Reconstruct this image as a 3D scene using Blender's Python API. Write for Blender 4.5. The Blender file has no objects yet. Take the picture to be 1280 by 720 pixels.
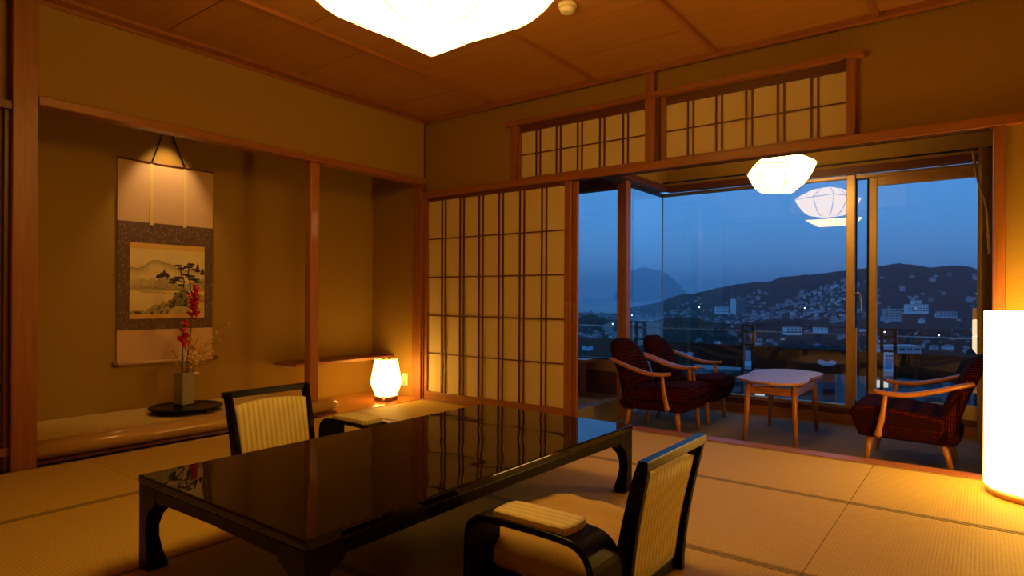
import bpy, bmesh, math, random
from mathutils import Vector, Matrix, noise
R = math.radians
random.seed(7)
COL = bpy.context.scene.collection
SC = bpy.context.scene

# ------------------------------------------------------------------ camera
F = 783.0; YAW = R(37.0); ROLL = R(0.3); CAM = Vector((4.28, -4.282, 0.97))
fw = Vector((-math.sin(YAW), math.cos(YAW), 0)); rt0 = Vector((math.cos(YAW), math.sin(YAW), 0)); up0 = Vector((0, 0, 1))
rt = rt0 * math.cos(ROLL) + up0 * math.sin(ROLL); up = up0 * math.cos(ROLL) - rt0 * math.sin(ROLL)
cd = bpy.data.cameras.new('camera'); cam = bpy.data.objects.new('camera', cd); COL.objects.link(cam)
cd.sensor_width = 36.0; cd.lens = F * 36.0 / 1280.0; cd.shift_y = 11.5 / 1280.0; cd.clip_start = 0.05; cd.clip_end = 60000
m = Matrix((rt, up, -fw)).transposed().to_4x4(); m.translation = CAM; cam.matrix_world = m
SC.camera = cam

# ------------------------------------------------------------------ dusk sky
W = bpy.data.worlds.new('dusk_sky'); SC.world = W; W.use_nodes = True
nt = W.node_tree; nt.nodes.clear()
wo = nt.nodes.new('ShaderNodeOutputWorld'); bg = nt.nodes.new('ShaderNodeBackground'); nt.links.new(bg.outputs[0], wo.inputs[0])
tc = nt.nodes.new('ShaderNodeTexCoord'); sx = nt.nodes.new('ShaderNodeSeparateXYZ'); nt.links.new(tc.outputs['Generated'], sx.inputs[0])
nz = nt.nodes.new('ShaderNodeTexNoise'); nz.inputs['Scale'].default_value = 3.0; nz.inputs['Detail'].default_value = 4
mp = nt.nodes.new('ShaderNodeMapping'); mp.inputs['Scale'].default_value = (1, 1, 5); nt.links.new(tc.outputs['Generated'], mp.inputs[0]); nt.links.new(mp.outputs[0], nz.inputs[0])
ma = nt.nodes.new('ShaderNodeMath'); ma.operation = 'MULTIPLY_ADD'; ma.inputs[1].default_value = 0.05; nt.links.new(nz.outputs[0], ma.inputs[0]); nt.links.new(sx.outputs[2], ma.inputs[2])
rp = nt.nodes.new('ShaderNodeValToRGB'); nt.links.new(ma.outputs[0], rp.inputs[0]); nt.links.new(rp.outputs[0], bg.inputs[0])
cr = rp.color_ramp
SKY = [(0.0, (0.055, 0.115, 0.235)), (0.045, (0.072, 0.172, 0.340)), (0.13, (0.056, 0.180, 0.390)), (0.30, (0.040, 0.160, 0.390)), (1.0, (0.02, 0.08, 0.26))]
cr.elements[0].position = SKY[0][0]; cr.elements[0].color = (*SKY[0][1], 1); cr.elements[1].position = 1.0; cr.elements[1].color = (*SKY[-1][1], 1)
for p, c in SKY[1:-1]:
    e = cr.elements.new(p); e.color = (*c, 1)
bg.inputs[1].default_value = 2.55

vs = SC.view_settings
SC.display_settings.display_device = 'sRGB'; vs.view_transform = 'Standard'; vs.look = 'None'; vs.gamma = 1.0; vs.use_curve_mapping = False
vs.exposure = 0.0
cy = SC.cycles
cy.use_denoising = True; cy.max_bounces = 9; cy.diffuse_bounces = 5; cy.glossy_bounces = 4; cy.transmission_bounces = 6; cy.transparent_max_bounces = 12; cy.volume_bounces = 0
cy.sample_clamp_indirect = 6.0; cy.caustics_reflective = False; cy.caustics_refractive = False

# lamp paper radiance (tungsten bulbs behind washi)
MAIN_E, VER_E, FLOOR_E, SMALL_E, SPOT_W = 15.0, 7.5, 13.0, 12.0, 30.0
LAMPC = (1.0, 0.53, 0.092)

# ------------------------------------------------------------------ materials
MATS = {}
def new_mat(name):
    m = bpy.data.materials.new(name); m.use_nodes = True; MATS[name] = m
    t = m.node_tree; b = t.nodes.get('Principled BSDF'); return m, t, b
def coords(t, scale=(1, 1, 1), kind='Object', rot=(0, 0, 0)):
    c = t.nodes.new('ShaderNodeTexCoord'); m = t.nodes.new('ShaderNodeMapping'); m.inputs['Scale'].default_value = scale; m.inputs['Rotation'].default_value = rot
    t.links.new(c.outputs[kind], m.inputs[0]); return m.outputs[0]
def mixc(t, fac, a, b, mode='MIX'):
    n = t.nodes.new('ShaderNodeMix'); n.data_type = 'RGBA'; n.blend_type = mode
    for sock, v in ((n.inputs[0], fac), (n.inputs[6], a), (n.inputs[7], b)):
        if hasattr(v, 'links'): t.links.new(v, sock)
        elif isinstance(v, (int, float)): sock.default_value = v
        else: sock.default_value = (*v, 1)
    return n.outputs[2]
def noisef(t, vec, scale, detail=3, rough=.5, dist=0):
    n = t.nodes.new('ShaderNodeTexNoise'); n.inputs['Scale'].default_value = scale; n.inputs['Detail'].default_value = detail; n.inputs['Roughness'].default_value = rough; n.inputs['Distortion'].default_value = dist
    t.links.new(vec, n.inputs[0]); return n.outputs[0]
def wavef(t, vec, scale, axis='X', dist=0, prof='SIN'):
    n = t.nodes.new('ShaderNodeTexWave'); n.bands_direction = axis; n.wave_profile = prof; n.inputs['Scale'].default_value = scale; n.inputs['Distortion'].default_value = dist
    t.links.new(vec, n.inputs[0]); return n.outputs['Fac'] if 'Fac' in n.outputs else n.outputs[1]
def ramp(t, v, stops):
    n = t.nodes.new('ShaderNodeValToRGB'); t.links.new(v, n.inputs[0]); e = n.color_ramp.elements
    e[0].position, e[1].position = stops[0][0], stops[-1][0]
    e[0].color = (*stops[0][1], 1); e[1].color = (*stops[-1][1], 1)
    for p, c in stops[1:-1]: x = e.new(p); x.color = (*c, 1)
    return n.outputs[0]
def mathn(t, op, a, b=None):
    n = t.nodes.new('ShaderNodeMath'); n.operation = op
    for s, v in ((n.inputs[0], a), (n.inputs[1], b)):
        if v is None: continue
        if hasattr(v, 'links'): t.links.new(v, s)
        else: s.default_value = v
    return n.outputs[0]
def bump(t, b, h, strength=.3, dist=.002):
    n = t.nodes.new('ShaderNodeBump'); n.inputs['Strength'].default_value = strength; n.inputs['Distance'].default_value = dist
    t.links.new(h, n.inputs['Height']); t.links.new(n.outputs[0], b.inputs['Normal'])
def plain(name, col, rough=.5, metal=0, coat=0, spec=.5):
    m, t, b = new_mat(name); b.inputs['Base Color'].default_value = (*col, 1); b.inputs['Roughness'].default_value = rough; b.inputs['Metallic'].default_value = metal
    b.inputs['Coat Weight'].default_value = coat; b.inputs['Specular IOR Level'].default_value = spec
    n = noisef(t, coords(t), 30, 2); bump(t, b, n, .04, .001); return m
def wood(name, col, axis, rough=.42, contrast=.35, coat=0.0, scale=1.0):
    m, t, b = new_mat(name)
    s = {'x': (1.2, 26, 26), 'y': (26, 1.2, 26), 'z': (26, 26, 1.2)}[axis]
    v = coords(t, tuple(k * scale for k in s))
    n = noisef(t, v, 1.6, 4, .6, .6); n2 = noisef(t, v, 9, 2, .5)
    f = mathn(t, 'MULTIPLY_ADD', n2, .25); f.node.inputs[2].default_value = 0; f2 = mathn(t, 'ADD', n, f)
    d = tuple(c * (1 - contrast) for c in col); l = tuple(min(1, c * (1 + contrast * .6)) for c in col)
    c = ramp(t, f2, [(.35, d), (.62, col), (.85, l)])
    t.links.new(c, b.inputs['Base Color']); b.inputs['Roughness'].default_value = rough; b.inputs['Coat Weight'].default_value = coat; b.inputs['Coat Roughness'].default_value = .12
    bump(t, b, f2, .12, .001); return m
RW = (0.32, 0.112, 0.024)
for ax in 'xyz': wood('red_wood_' + ax, RW, ax)
for ax in 'xyz': wood('dark_wood_' + ax, (0.12, 0.034, 0.012), ax)
for ax in 'xyz': wood('chair_wood_' + ax, (0.42, 0.155, 0.035), ax, rough=.32, contrast=.25, coat=.3)
wood('log_wood', (0.50, 0.30, 0.09), 'y', rough=.28, contrast=.18, coat=.4)
wood('board_wood', (0.52, 0.17, 0.045), 'y', rough=.2, contrast=.3, coat=.5)
wood('ceiling_wood', (0.38, 0.175, 0.036), 'x', rough=.6, contrast=.16)
wood('deck_wood', (0.34, 0.17, 0.07), 'x', rough=.55)
wood('lamp_wood', (0.62, 0.32, 0.12), 'x', rough=.4, contrast=.2)
def m_wall():
    m, t, b = new_mat('wall_cloth')
    v = coords(t)
    w1 = noisef(t, coords(t, (900, 900, 60)), 1, 1); w2 = noisef(t, coords(t, (70, 70, 900)), 1, 1)
    w = mathn(t, 'ADD', w1, w2); big = noisef(t, v, 1.2, 2)
    c = ramp(t, w, [(.7, (0.275, 0.168, 0.032)), (1.25, (0.385, 0.24, 0.05))]); c = mixc(t, mathn(t, 'MULTIPLY', big, .25), c, (.29, .175, .034))
    t.links.new(c, b.inputs['Base Color']); b.inputs['Roughness'].default_value = .95; b.inputs['Specular IOR Level'].default_value = .15
    bump(t, b, w, .3, .001)
m_wall()
def m_tatami(name, ax):
    m, t, b = new_mat(name)
    # rush ribs run along ax, thin warp lines cross them
    rib_s, cross = ((0, 1, 0), (1, 0, 0)) if ax == 'x' else ((1, 0, 0), (0, 1, 0))
    ribs = wavef(t, coords(t), 24 if True else 0, 'Y' if ax == 'x' else 'X')
    fine = noisef(t, coords(t, (30, 700, 1) if ax == 'x' else (700, 30, 1)), 1, 2)
    blot = noisef(t, coords(t, (2, 9, 1) if ax == 'x' else (9, 2, 1)), 1.3, 3)
    strands = noisef(t, coords(t, (12, 260, 1) if ax == 'y' else (260, 12, 1)), 1, 2)
    c = ramp(t, fine, [(.3, (0.52, 0.375, 0.085)), (.7, (0.74, 0.545, 0.135))])
    c = mixc(t, mathn(t, 'MULTIPLY', blot, .35), c, (.50, .33, .08)); c = mixc(t, mathn(t, 'MULTIPLY', strands, .22), c, (.36, .22, .07))
    c = mixc(t, mathn(t, 'MULTIPLY', ribs, .22), c, (.33, .20, .06))
    t.links.new(c, b.inputs['Base Color']); b.inputs['Roughness'].default_value = .62; b.inputs['Specular IOR Level'].default_value = .18
    h = mathn(t, 'ADD', ribs, mathn(t, 'MULTIPLY', fine, .4)); bump(t, b, h, .35, .0015)
m_tatami('tatami_x', 'x'); m_tatami('tatami_y', 'y')
def m_border():
    m, t, b = new_mat('tatami_border'); ch = t.nodes.new('ShaderNodeTexChecker'); ch.inputs['Scale'].default_value = 110; t.links.new(coords(t), ch.inputs[0])
    c = mixc(t, mathn(t, 'MULTIPLY', ch.outputs[1], .8), (.34, .26, .09), (.17, .12, .04)); t.links.new(c, b.inputs['Base Color']); b.inputs['Roughness'].default_value = .85
    bump(t, b, ch.outputs[1], .4, .001)
m_border()
plain('black_lacquer', (0.005, 0.003, 0.0025), .24, coat=.0, spec=.10)
MATS['black_lacquer'].node_tree.nodes['Principled BSDF'].inputs['Coat Roughness'].default_value = .12
def m_table():
    m, t, b = new_mat('table_lacquer'); n = noisef(t, coords(t), 4.2, 1)
    b.inputs['Base Color'].default_value = (.008, .004, .0025, 1); b.inputs['Roughness'].default_value = .02; b.inputs['Coat Weight'].default_value = 0; b.inputs['Specular IOR Level'].default_value = .33
    bu = t.nodes.new('ShaderNodeBump'); bu.inputs['Strength'].default_value = .035; bu.inputs['Distance'].default_value = .05; t.links.new(n, bu.inputs['Height']); t.links.new(bu.outputs[0], b.inputs['Normal']); t.links.new(bu.outputs[0], b.inputs['Coat Normal'])
m_table()
def m_cloth(name, c1, c2, scale, axis, rough=.85, sheen=.2):
    m, t, b = new_mat(name); w = wavef(t, coords(t), scale, axis)
    c = ramp(t, w, [(.1, c2), (.5, c1), (.95, tuple(min(1, k * 1.08) for k in c1))]); t.links.new(c, b.inputs['Base Color']); b.inputs['Roughness'].default_value = rough; b.inputs['Sheen Weight'].default_value = sheen
    n = noisef(t, coords(t), 900, 1); bump(t, b, n, .2, .0005)
m_cloth('striped_silk', (.64, .55, .16), (.50, .41, .11), 11.2, 'Y', .6)
m_cloth('striped_silk_pad', (.74, .65, .24), (.66, .57, .19), 11.2, 'Y', .6)
def m_zab():
    m, t, b = new_mat('cushion_linen'); n = noisef(t, coords(t), 300, 2); c = ramp(t, n, [(.3, (.42, .28, .09)), (.7, (.56, .39, .14))]); t.links.new(c, b.inputs['Base Color']); b.inputs['Roughness'].default_value = .9; bump(t, b, n, .3, .001)
m_zab()
def m_check():
    m, t, b = new_mat('check_wool'); w1 = wavef(t, coords(t), 22, 'X'); w2 = wavef(t, coords(t), 22, 'Z'); w3 = wavef(t, coords(t), 22, 'Y')
    w = mathn(t, 'MAXIMUM', mathn(t, 'MAXIMUM', w1, w2), w3)
    c = ramp(t, w, [(.45, (.095, .010, .004)), (.9, (.010, .002, .002))]); t.links.new(c, b.inputs['Base Color']); b.inputs['Roughness'].default_value = .95; b.inputs['Specular IOR Level'].default_value = .05; bump(t, b, w, .3, .002)
m_check()
def m_paper(name, col=(.78, .62, .34), tr=.45):
    m, t, b = new_mat(name); o = t.nodes['Material Output']; d = t.nodes.new('ShaderNodeBsdfDiffuse'); s = t.nodes.new('ShaderNodeBsdfTranslucent'); x = t.nodes.new('ShaderNodeMixShader')
    n = noisef(t, coords(t), 55, 4, .7); c = mixc(t, mathn(t, 'MULTIPLY', n, .25), col, tuple(k * .8 for k in col))
    t.links.new(c, d.inputs[0]); t.links.new(c, s.inputs[0]); x.inputs[0].default_value = tr; t.links.new(d.outputs[0], x.inputs[1]); t.links.new(s.outputs[0], x.inputs[2]); t.links.new(x.outputs[0], o.inputs[0]); t.nodes.remove(b)
m_paper('shoji_paper', (.92, .80, .46), .22)
m_paper('insert_acrylic', (.35, .75, .95), .6)
def m_glow(name, e, col=LAMPC):
    m, t, b = new_mat(name); n = noisef(t, coords(t), 40, 3, .7)
    c = ramp(t, n, [(.3, tuple(k * .92 for k in col)), (.7, col)])
    b.inputs['Base Color'].default_value = (.8, .78, .7, 1); t.links.new(c, b.inputs['Emission Color']); b.inputs['Emission Strength'].default_value = e; b.inputs['Roughness'].default_value = .8
m_glow('lamp_paper_main', MAIN_E); m_glow('lamp_paper_veranda', VER_E, (1.0, .62, .22)); m_glow('lamp_paper_floor', FLOOR_E); m_glow('lamp_paper_small', SMALL_E); m_glow('box_case_glow', .9, (1, .78, .48))
def m_glass():
    m, t, b = new_mat('window_glass'); o = t.nodes['Material Output']; t.nodes.remove(b)
    lw = t.nodes.new('ShaderNodeLayerWeight'); lw.inputs[0].default_value = .5; pw = mathn(t, 'POWER', lw.outputs['Facing'], 5.0); fr = mathn(t, 'MULTIPLY_ADD', pw, .9).node; fr.inputs[2].default_value = .07; g = t.nodes.new('ShaderNodeBsdfGlossy'); g.inputs['Roughness'].default_value = .0; g.inputs[0].default_value = (1, 1, 1, 1)
    tr = t.nodes.new('ShaderNodeBsdfTransparent'); tr.inputs[0].default_value = (.88, .94, .97, 1); x = t.nodes.new('ShaderNodeMixShader')
    t.links.new(fr.outputs[0], x.inputs[0]); t.links.new(tr.outputs[0], x.inputs[1]); t.links.new(g.outputs[0], x.inputs[2]); t.links.new(x.outputs[0], o.inputs[0])
m_glass()
plain('gold_metal', (.62, .42, .18), .35, .85); plain('dark_metal', (.05, .045, .04), .4, .6); plain('steel', (.55, .5, .45), .25, 1)
plain('dark_slot', (.012, .008, .006), .8); plain('rail_black', (.012, .012, .014), .5); plain('white_plastic', (.75, .70, .58), .4)
plain('cream_panel', (.80, .74, .60), .5); plain('rib_wire', (.10, .07, .05), .6); plain('cord_black', (.02, .018, .016), .7)
def m_carpet():
    m, t, b = new_mat('carpet'); n = noisef(t, coords(t), 220, 3); n2 = noisef(t, coords(t), 3, 3); c = ramp(t, n, [(.3, (.16, .125, .085)), (.7, (.30, .24, .165))]); c = mixc(t, mathn(t, 'MULTIPLY', n2, .3), c, (.12, .09, .06))
    t.links.new(c, b.inputs['Base Color']); b.inputs['Roughness'].default_value = 1; bump(t, b, n, .5, .003)
m_carpet()
plain('floor_tile', (.16, .15, .15), .35); plain('tile_grout', (.04, .035, .03), .9); plain('grey_stone', (.28, .25, .22), .6)
def m_curtain():
    m, t, b = new_mat('curtain_cloth'); b.inputs['Base Color'].default_value = (.40, .27, .10, 1); b.inputs['Roughness'].default_value = .8; n = noisef(t, coords(t, (300, 300, 20)), 1, 2); bump(t, b, n, .3, .001)
m_curtain()
# scroll
plain('scroll_silk', (.62, .40, .20), .7); plain('gold_strip', (.70, .42, .08), .5); plain('ribbon_silk', (.66, .50, .20), .6); plain('roller_wood', (.16, .05, .03), .35)
def m_brocade():
    m, t, b = new_mat('brocade'); v = t.nodes.new('ShaderNodeTexVoronoi'); v.inputs['Scale'].default_value = 70; t.links.new(coords(t, (1, 1, .6), rot=(R(35), 0, 0)), v.inputs[0])
    c = ramp(t, v.outputs[0], [(.12, (.33, .21, .12)), (.3, (.13, .065, .035)), (.8, (.10, .05, .03))]); t.links.new(c, b.inputs['Base Color']); b.inputs['Roughness'].default_value = .6
m_brocade()
def m_vcol():
    m, t, b = new_mat('ink_painting'); a = t.nodes.new('ShaderNodeVertexColor'); a.layer_name = 'Col'; t.links.new(a.outputs[0], b.inputs['Base Color']); b.inputs['Roughness'].default_value = .8
m_vcol()
plain('vase_glaze', (.30, .27, .19), .22, coat=.5); plain('petal_red', (.80, .03, .02), .5); plain('petal_yellow', (.9, .68, .16), .5); plain('stem_green', (.12, .14, .03), .6); plain('twig', (.22, .13, .05), .7)
# outdoors
def m_land():
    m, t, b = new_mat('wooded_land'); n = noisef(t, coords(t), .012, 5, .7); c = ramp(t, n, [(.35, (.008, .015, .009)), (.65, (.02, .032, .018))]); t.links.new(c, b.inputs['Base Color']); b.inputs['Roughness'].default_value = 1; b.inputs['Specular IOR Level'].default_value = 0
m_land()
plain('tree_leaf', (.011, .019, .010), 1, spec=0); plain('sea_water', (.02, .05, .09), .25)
plain('house_wall', (.42, .42, .42), .9); plain('house_wall_grey', (.13, .14, .15), .9); plain('house_wall_white', (.8, .8, .78), .9); plain('house_roof', (.10, .12, .15), .8); plain('house_roof_blue', (.10, .2, .34), .7); plain('dark_pane', (.02, .025, .03), .3); plain('asphalt', (.15, .15, .16), .9)
def m_lit(name, col, e):
    m, t, b = new_mat(name); b.inputs['Base Color'].default_value = (.5, .5, .5, 1); b.inputs['Emission Color'].default_value = (*col, 1); b.inputs['Emission Strength'].default_value = e
m_lit('lit_window', (1, .85, .6), .7); m_lit('street_lamp_glow', (.8, 1, .85), 9)

# ------------------------------------------------------------------ helpers
def props(o, label=None, cat=None, group=None, kind=None):
    for k, v in (('label', label), ('category', cat), ('group', group), ('kind', kind)):
        if v: o[k] = v
    return o
def empty(name, loc=(0, 0, 0), rz=0, **kw):
    o = bpy.data.objects.new(name, None); COL.objects.link(o); o.location = loc; o.rotation_euler = (0, 0, rz); o.empty_display_size = .1
    return props(o, **kw)
def mesh(name, bm, mat, parent=None, smooth=False, bevel=0, seg=2, mats=None, sub=0, **kw):
    bmesh.ops.recalc_face_normals(bm, faces=bm.faces)
    me = bpy.data.meshes.new(name); bm.to_mesh(me); bm.free()
    for q in (mats or [mat]): me.materials.append(MATS[q])
    if smooth:
        for p in me.polygons: p.use_smooth = True
    o = bpy.data.objects.new(name, me); COL.objects.link(o)
    if parent: o.parent = parent
    if bevel:
        b = o.modifiers.new('bevel', 'BEVEL'); b.width = bevel; b.segments = seg; b.limit_method = 'ANGLE'
    if sub:
        s = o.modifiers.new('sub', 'SUBSURF'); s.levels = s.render_levels = sub
    return props(o, **kw)
def addbox(bm, x, y, z, mi=0):
    vs_ = [bm.verts.new((a, b, c)) for c in z for b in y for a in x]
    for f in ((0, 1, 3, 2), (4, 6, 7, 5), (0, 4, 5, 1), (2, 3, 7, 6), (0, 2, 6, 4), (1, 5, 7, 3)):
        fc = bm.faces.new([vs_[i] for i in f]); fc.material_index = mi
def box(name, x, y, z, mat, parent=None, bevel=0, **kw):
    """box by world extents; its origin is moved to its own middle so copies and textures sit right"""
    bm = bmesh.new(); off = Vector(parent.location) if parent else Vector((0, 0, 0))
    c = Vector(((x[0] + x[1]) / 2, (y[0] + y[1]) / 2, (z[0] + z[1]) / 2))
    addbox(bm, (x[0] - c.x, x[1] - c.x), (y[0] - c.y, y[1] - c.y), (z[0] - c.z, z[1] - c.z))
    o = mesh(name, bm, mat, parent, bevel=bevel, **kw)
    q = parent; 
    while q and q.parent: q = q.parent; off += Vector(q.location)
    o.location = c - off
    return o
def prism(name, pts, z, mat, parent=None, axis='z', bevel=0, **kw):
    """polygon pts extruded between z[0], z[1] along axis"""
    bm = bmesh.new()
    f = {'z': lambda a, b, h: (a, b, h), 'x': lambda a, b, h: (h, a, b), 'y': lambda a, b, h: (a, h, b)}[axis]
    lo = [bm.verts.new(f(a, b, z[0])) for a, b in pts]; hi = [bm.verts.new(f(a, b, z[1])) for a, b in pts]; n = len(pts)
    bm.faces.new(lo); bm.faces.new(hi[::-1])
    for i in range(n): bm.faces.new((lo[i], lo[(i + 1) % n], hi[(i + 1) % n], hi[i]))
    return mesh(name, bm, mat, parent, bevel=bevel, **kw)
def sweep(bm, pts, sizes, upv=(0, 0, 1), n=8, square=False, mi=0):
    """swept section: sizes = (half width, half height) per point"""
    pts = [Vector(p) for p in pts]; rings = []
    for i, p in enumerate(pts):
        d = (pts[min(i + 1, len(pts) - 1)] - pts[max(i - 1, 0)]).normalized(); u = Vector(upv); s = d.cross(u)
        if s.length < 1e-4: s = d.cross(Vector((1, 0, 0)))
        s.normalize(); u = s.cross(d).normalized(); a, b = sizes[i] if isinstance(sizes, list) else sizes
        if square: sec = [(-a, -b), (a, -b), (a, b), (-a, b)]
        else: sec = [(a * math.cos(2 * math.pi * k / n), b * math.sin(2 * math.pi * k / n)) for k in range(n)]
        rings.append([bm.verts.new(p + s * q + u * w) for q, w in sec])
    k = len(rings[0])
    for r0, r1 in zip(rings, rings[1:]):
        for j in range(k): bm.faces.new((r0[j], r0[(j + 1) % k], r1[(j + 1) % k], r1[j])).material_index = mi
    bm.faces.new(rings[0][::-1]).material_index = mi; bm.faces.new(rings[-1]).material_index = mi
def rod(name, pts, sizes, mat, parent=None, smooth=True, square=False, upv=(0, 0, 1), n=8, bevel=0, sub=0, **kw):
    bm = bmesh.new(); sweep(bm, pts, sizes, upv, n, square); return mesh(name, bm, mat, parent, smooth=smooth and not square, bevel=bevel, sub=sub, **kw)
def curve(p, n=8):
    """Catmull-Rom through control points"""
    p = [Vector(q) for q in p]; out = []
    for i in range(len(p) - 1):
        a, b, c, d = p[max(i - 1, 0)], p[i], p[i + 1], p[min(i + 2, len(p) - 1)]
        for k in range(n):
            t = k / n; out.append(.5 * ((2 * b) + (c - a) * t + (2 * a - 5 * b + 4 * c - d) * t * t + (3 * b - a - 3 * c + d) * t ** 3))
    return out + [p[-1]]
def copy_tree(o, parent=None):
    c = o.copy(); COL.objects.link(c)
    if parent: c.parent = parent
    for ch in list(o.children): copy_tree(ch, c)
    return c
def lathe(name, prof, mat, parent=None, n=32, smooth=True, loc=(0, 0, 0), **kw):
    bm = bmesh.new(); rings = [[bm.verts.new((r * math.cos(2 * math.pi * k / n), r * math.sin(2 * math.pi * k / n), z)) for k in range(n)] for r, z in prof]
    for a, b in zip(rings, rings[1:]):
        for j in range(n): bm.faces.new((a[j], a[(j + 1) % n], b[(j + 1) % n], b[j]))
    bm.faces.new(rings[0]); bm.faces.new(rings[-1]); o = mesh(name, bm, mat, parent, smooth=smooth, **kw); o.location = loc; return o

# ------------------------------------------------------------------ room shell
H = 2.65
fl = box('floor', (-.85, 5.75), (-5.75, .06), (-.16, -.05), 'deck_wood', kind='structure')
def mat_(x, y, lng):
    t = box('tatami_mat', (x[0] + .0015, x[1] - .0015), (y[0] + .0015, y[1] - .0015), (-.05, 0), 'tatami_' + ('x' if lng == 'y' else 'y'), fl)
    # cloth borders on the long sides (raised a hair above the rush)
    for s in (0, 1):
        if lng == 'x': a = (y[s] + .0015, y[s] + .021) if s == 0 else (y[s] - .021, y[s] - .0015); box('cloth_border', (x[0] + .0015, x[1] - .0015), a, (-.049, .0012), 'tatami_border', t)
        else: a = (x[s] + .0015, x[s] + .021) if s == 0 else (x[s] - .021, x[s] - .0015); box('cloth_border', a, (y[0] + .0015, y[1] - .0015), (-.049, .0012), 'tatami_border', t)
X0, X1, X2, X3, X4 = .045, .955, 1.895, 3.77, 5.68
for a in (((0.045, 1.895), (-.93, -.07), 'x'), ((1.895, X3), (-.93, -.07), 'x'), ((X3, X4), (-.93, -.07), 'x'),
          ((X2, X3), (-1.905, -.93), 'x'), ((X3, X4), (-1.905, -.93), 'x'),
          ((X0, X1), (-2.835, -.93), 'y'), ((X0, X1), (-4.74, -2.835), 'y'), ((X1, X2), (-2.835, -.93), 'y'), ((X1, X2), (-4.74, -2.835), 'y'),
          ((X2, X3), (-2.85, -1.905), 'x'), ((X3, X4), (-2.85, -1.905), 'x'), ((X2, X3), (-3.795, -2.85), 'x'), ((X3, X4), (-3.795, -2.85), 'x'),
          ((X2, X3), (-4.74, -3.795), 'x'), ((X3, X4), (-4.74, -3.795), 'x'), ((X0, X2), (-5.68, -4.74), 'x'), ((X2, X3), (-5.68, -4.74), 'x'), ((X3, X4), (-5.68, -4.74), 'x')):
    mat_(*a)
ce = box('ceiling', (-.1, 5.8), (-5.8, .08), (H + .03, H + .12), 'dark_wood_x', kind='structure')
bx_ = [0.0, .91, 1.875, 2.815, 3.765, 4.72, 5.7]
ys = [-.485 * k for k in range(12)] + [-5.72]
for i in range(len(bx_) - 1):
    for j in range(len(ys) - 1):
        box('ceiling_board', (bx_[i] + .003, bx_[i + 1] - .003), (ys[j + 1] + .003, ys[j] - .003), (H + .006 + .002 * ((i * 3 + j) % 2), H + .03), 'ceiling_wood', ce)
for x in bx_[1:-1]: box('ceiling_batten', (x - .017, x + .017), (-5.7, -.03), (H - .018, H + .02), 'red_wood_y', ce, bevel=.003)
box('trim_1', (0, .10), (-5.7, 0), (H - .012, H + .028), 'red_wood_y', kind='structure', bevel=.003)
box('trim_2', (0, .012), (-3.07, 0), (H - .035, H + .0), 'red_wood_y', kind='structure')
box('trim_3', (0, 5.7), (-.055, -.0), (H - .03, H + .02), 'red_wood_x', kind='structure', bevel=.003)

# left wall with tokonoma
box('wall_left', (-.06, 0), (-3.07, .10), (2.093, H + .02), 'wall_cloth', kind='structure')
box('trim_4', (-.08, .025), (-3.07, 0), (2.04, 2.093), 'red_wood_y', kind='structure', bevel=.004)
t = box('trim_5', (-.11, .02), (-3.19, -3.07), (-.04, H + .02), 'red_wood_z', kind='structure', bevel=.006)
box('trim_6', (-.11, 0.004), (-.05, .04), (0.0, 2.04), 'red_wood_z', kind='structure', bevel=.004)
box('trim_7', (-.014, .004), (-.014, .004), (2.06, H), 'dark_wood_z', kind='structure')
w = box('wall_left_front', (-.08, -.045), (-5.8, -3.19), (-.04, H + .02), 'wall_cloth', kind='structure')
box('sliding_panel_rail', (-.045, .01), (-5.7, -3.19), (1.99, 2.035), 'dark_wood_y', w); box('sliding_panel_rail', (-.045, -.01), (-5.7, -3.19), (.08, .125), 'red_wood_y', w); box('sliding_panel_stile', (-.045, -.015), (-3.215, -3.19), (.0, 2.0), 'dark_wood_z', w)
NB = -.74
box('wall_niche_back', (NB - .06, NB), (-3.13, .06), (-.1, 2.4), 'wall_cloth', kind='structure')
box('wall_niche_left', (NB, -.06), (-3.13, -3.07), (-.1, 2.4), 'wall_cloth', kind='structure')
box('wall_niche_right', (NB, -.11), (0.0, .05), (-.1, 2.4), 'wall_cloth', kind='structure')
box('wall_niche_top', (NB - .06, -.06), (-3.13, .06), (2.36, 2.42), 'dark_wood_y', kind='structure')
# dais
d = empty('raised_alcove_floor', (-.37, -2.1, 0), label='raised tatami alcove floor with a polished rounded log along its front edge', cat='alcove')
box('dais_core', (NB, -.09), (-3.07, -1.20), (0, .085), 'dark_wood_y', d)
box('dais_mat', (NB + .004, -.098), (-3.066, -1.205), (.085, .128), 'tatami_x', d, bevel=.003)
ly = [-3.068, -2.6, -2.0, -1.5, -1.2, -1.06, -1.0, -.975]
rod('front_log', [(-.048, y, .074) for y in ly], [(.062, .058)] * 5 + [(.058, .052), (.045, .04), (.02, .018)], 'log_wood', d, n=20).location = Vector((.37, 2.1, 0))
box('toe_strip', (-.07, -.01), (-3.068, -1.0), (0, .018), 'dark_wood_y', d)
b_ = box('alcove_board', (NB, .042), (-1.195, -.0), (-.045, .006), 'board_wood', label='glossy orange wooden board floor under the small paper lantern', cat='board', bevel=.003)
pp = empty('alcove_post', (-.045, -1.225, .128), label='slim square wooden post standing between the scroll alcove and shelf alcove', cat='post')
bm = bmesh.new(); addbox(bm, (-.035, .045), (-.045, .045), (0, 1.912)); mesh('shaft', bm, 'chair_wood_z', pp, bevel=.012)
bm = bmesh.new(); addbox(bm, (-.06, -.036), (-.02, .02), (0, 1.912)); mesh('back_batten', bm, 'red_wood_z', pp, bevel=.003)
box('alcove_shelf', (NB, -.41), (-1.12, 0), (.362, .386), 'red_wood_y', label='thin reddish wall shelf behind the alcove post', cat='shelf', bevel=.002)
so = empty('wall_outlet', (-.25, -.001, .16), label='small cream wall outlet beside the glowing paper lantern', cat='outlet')
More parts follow.
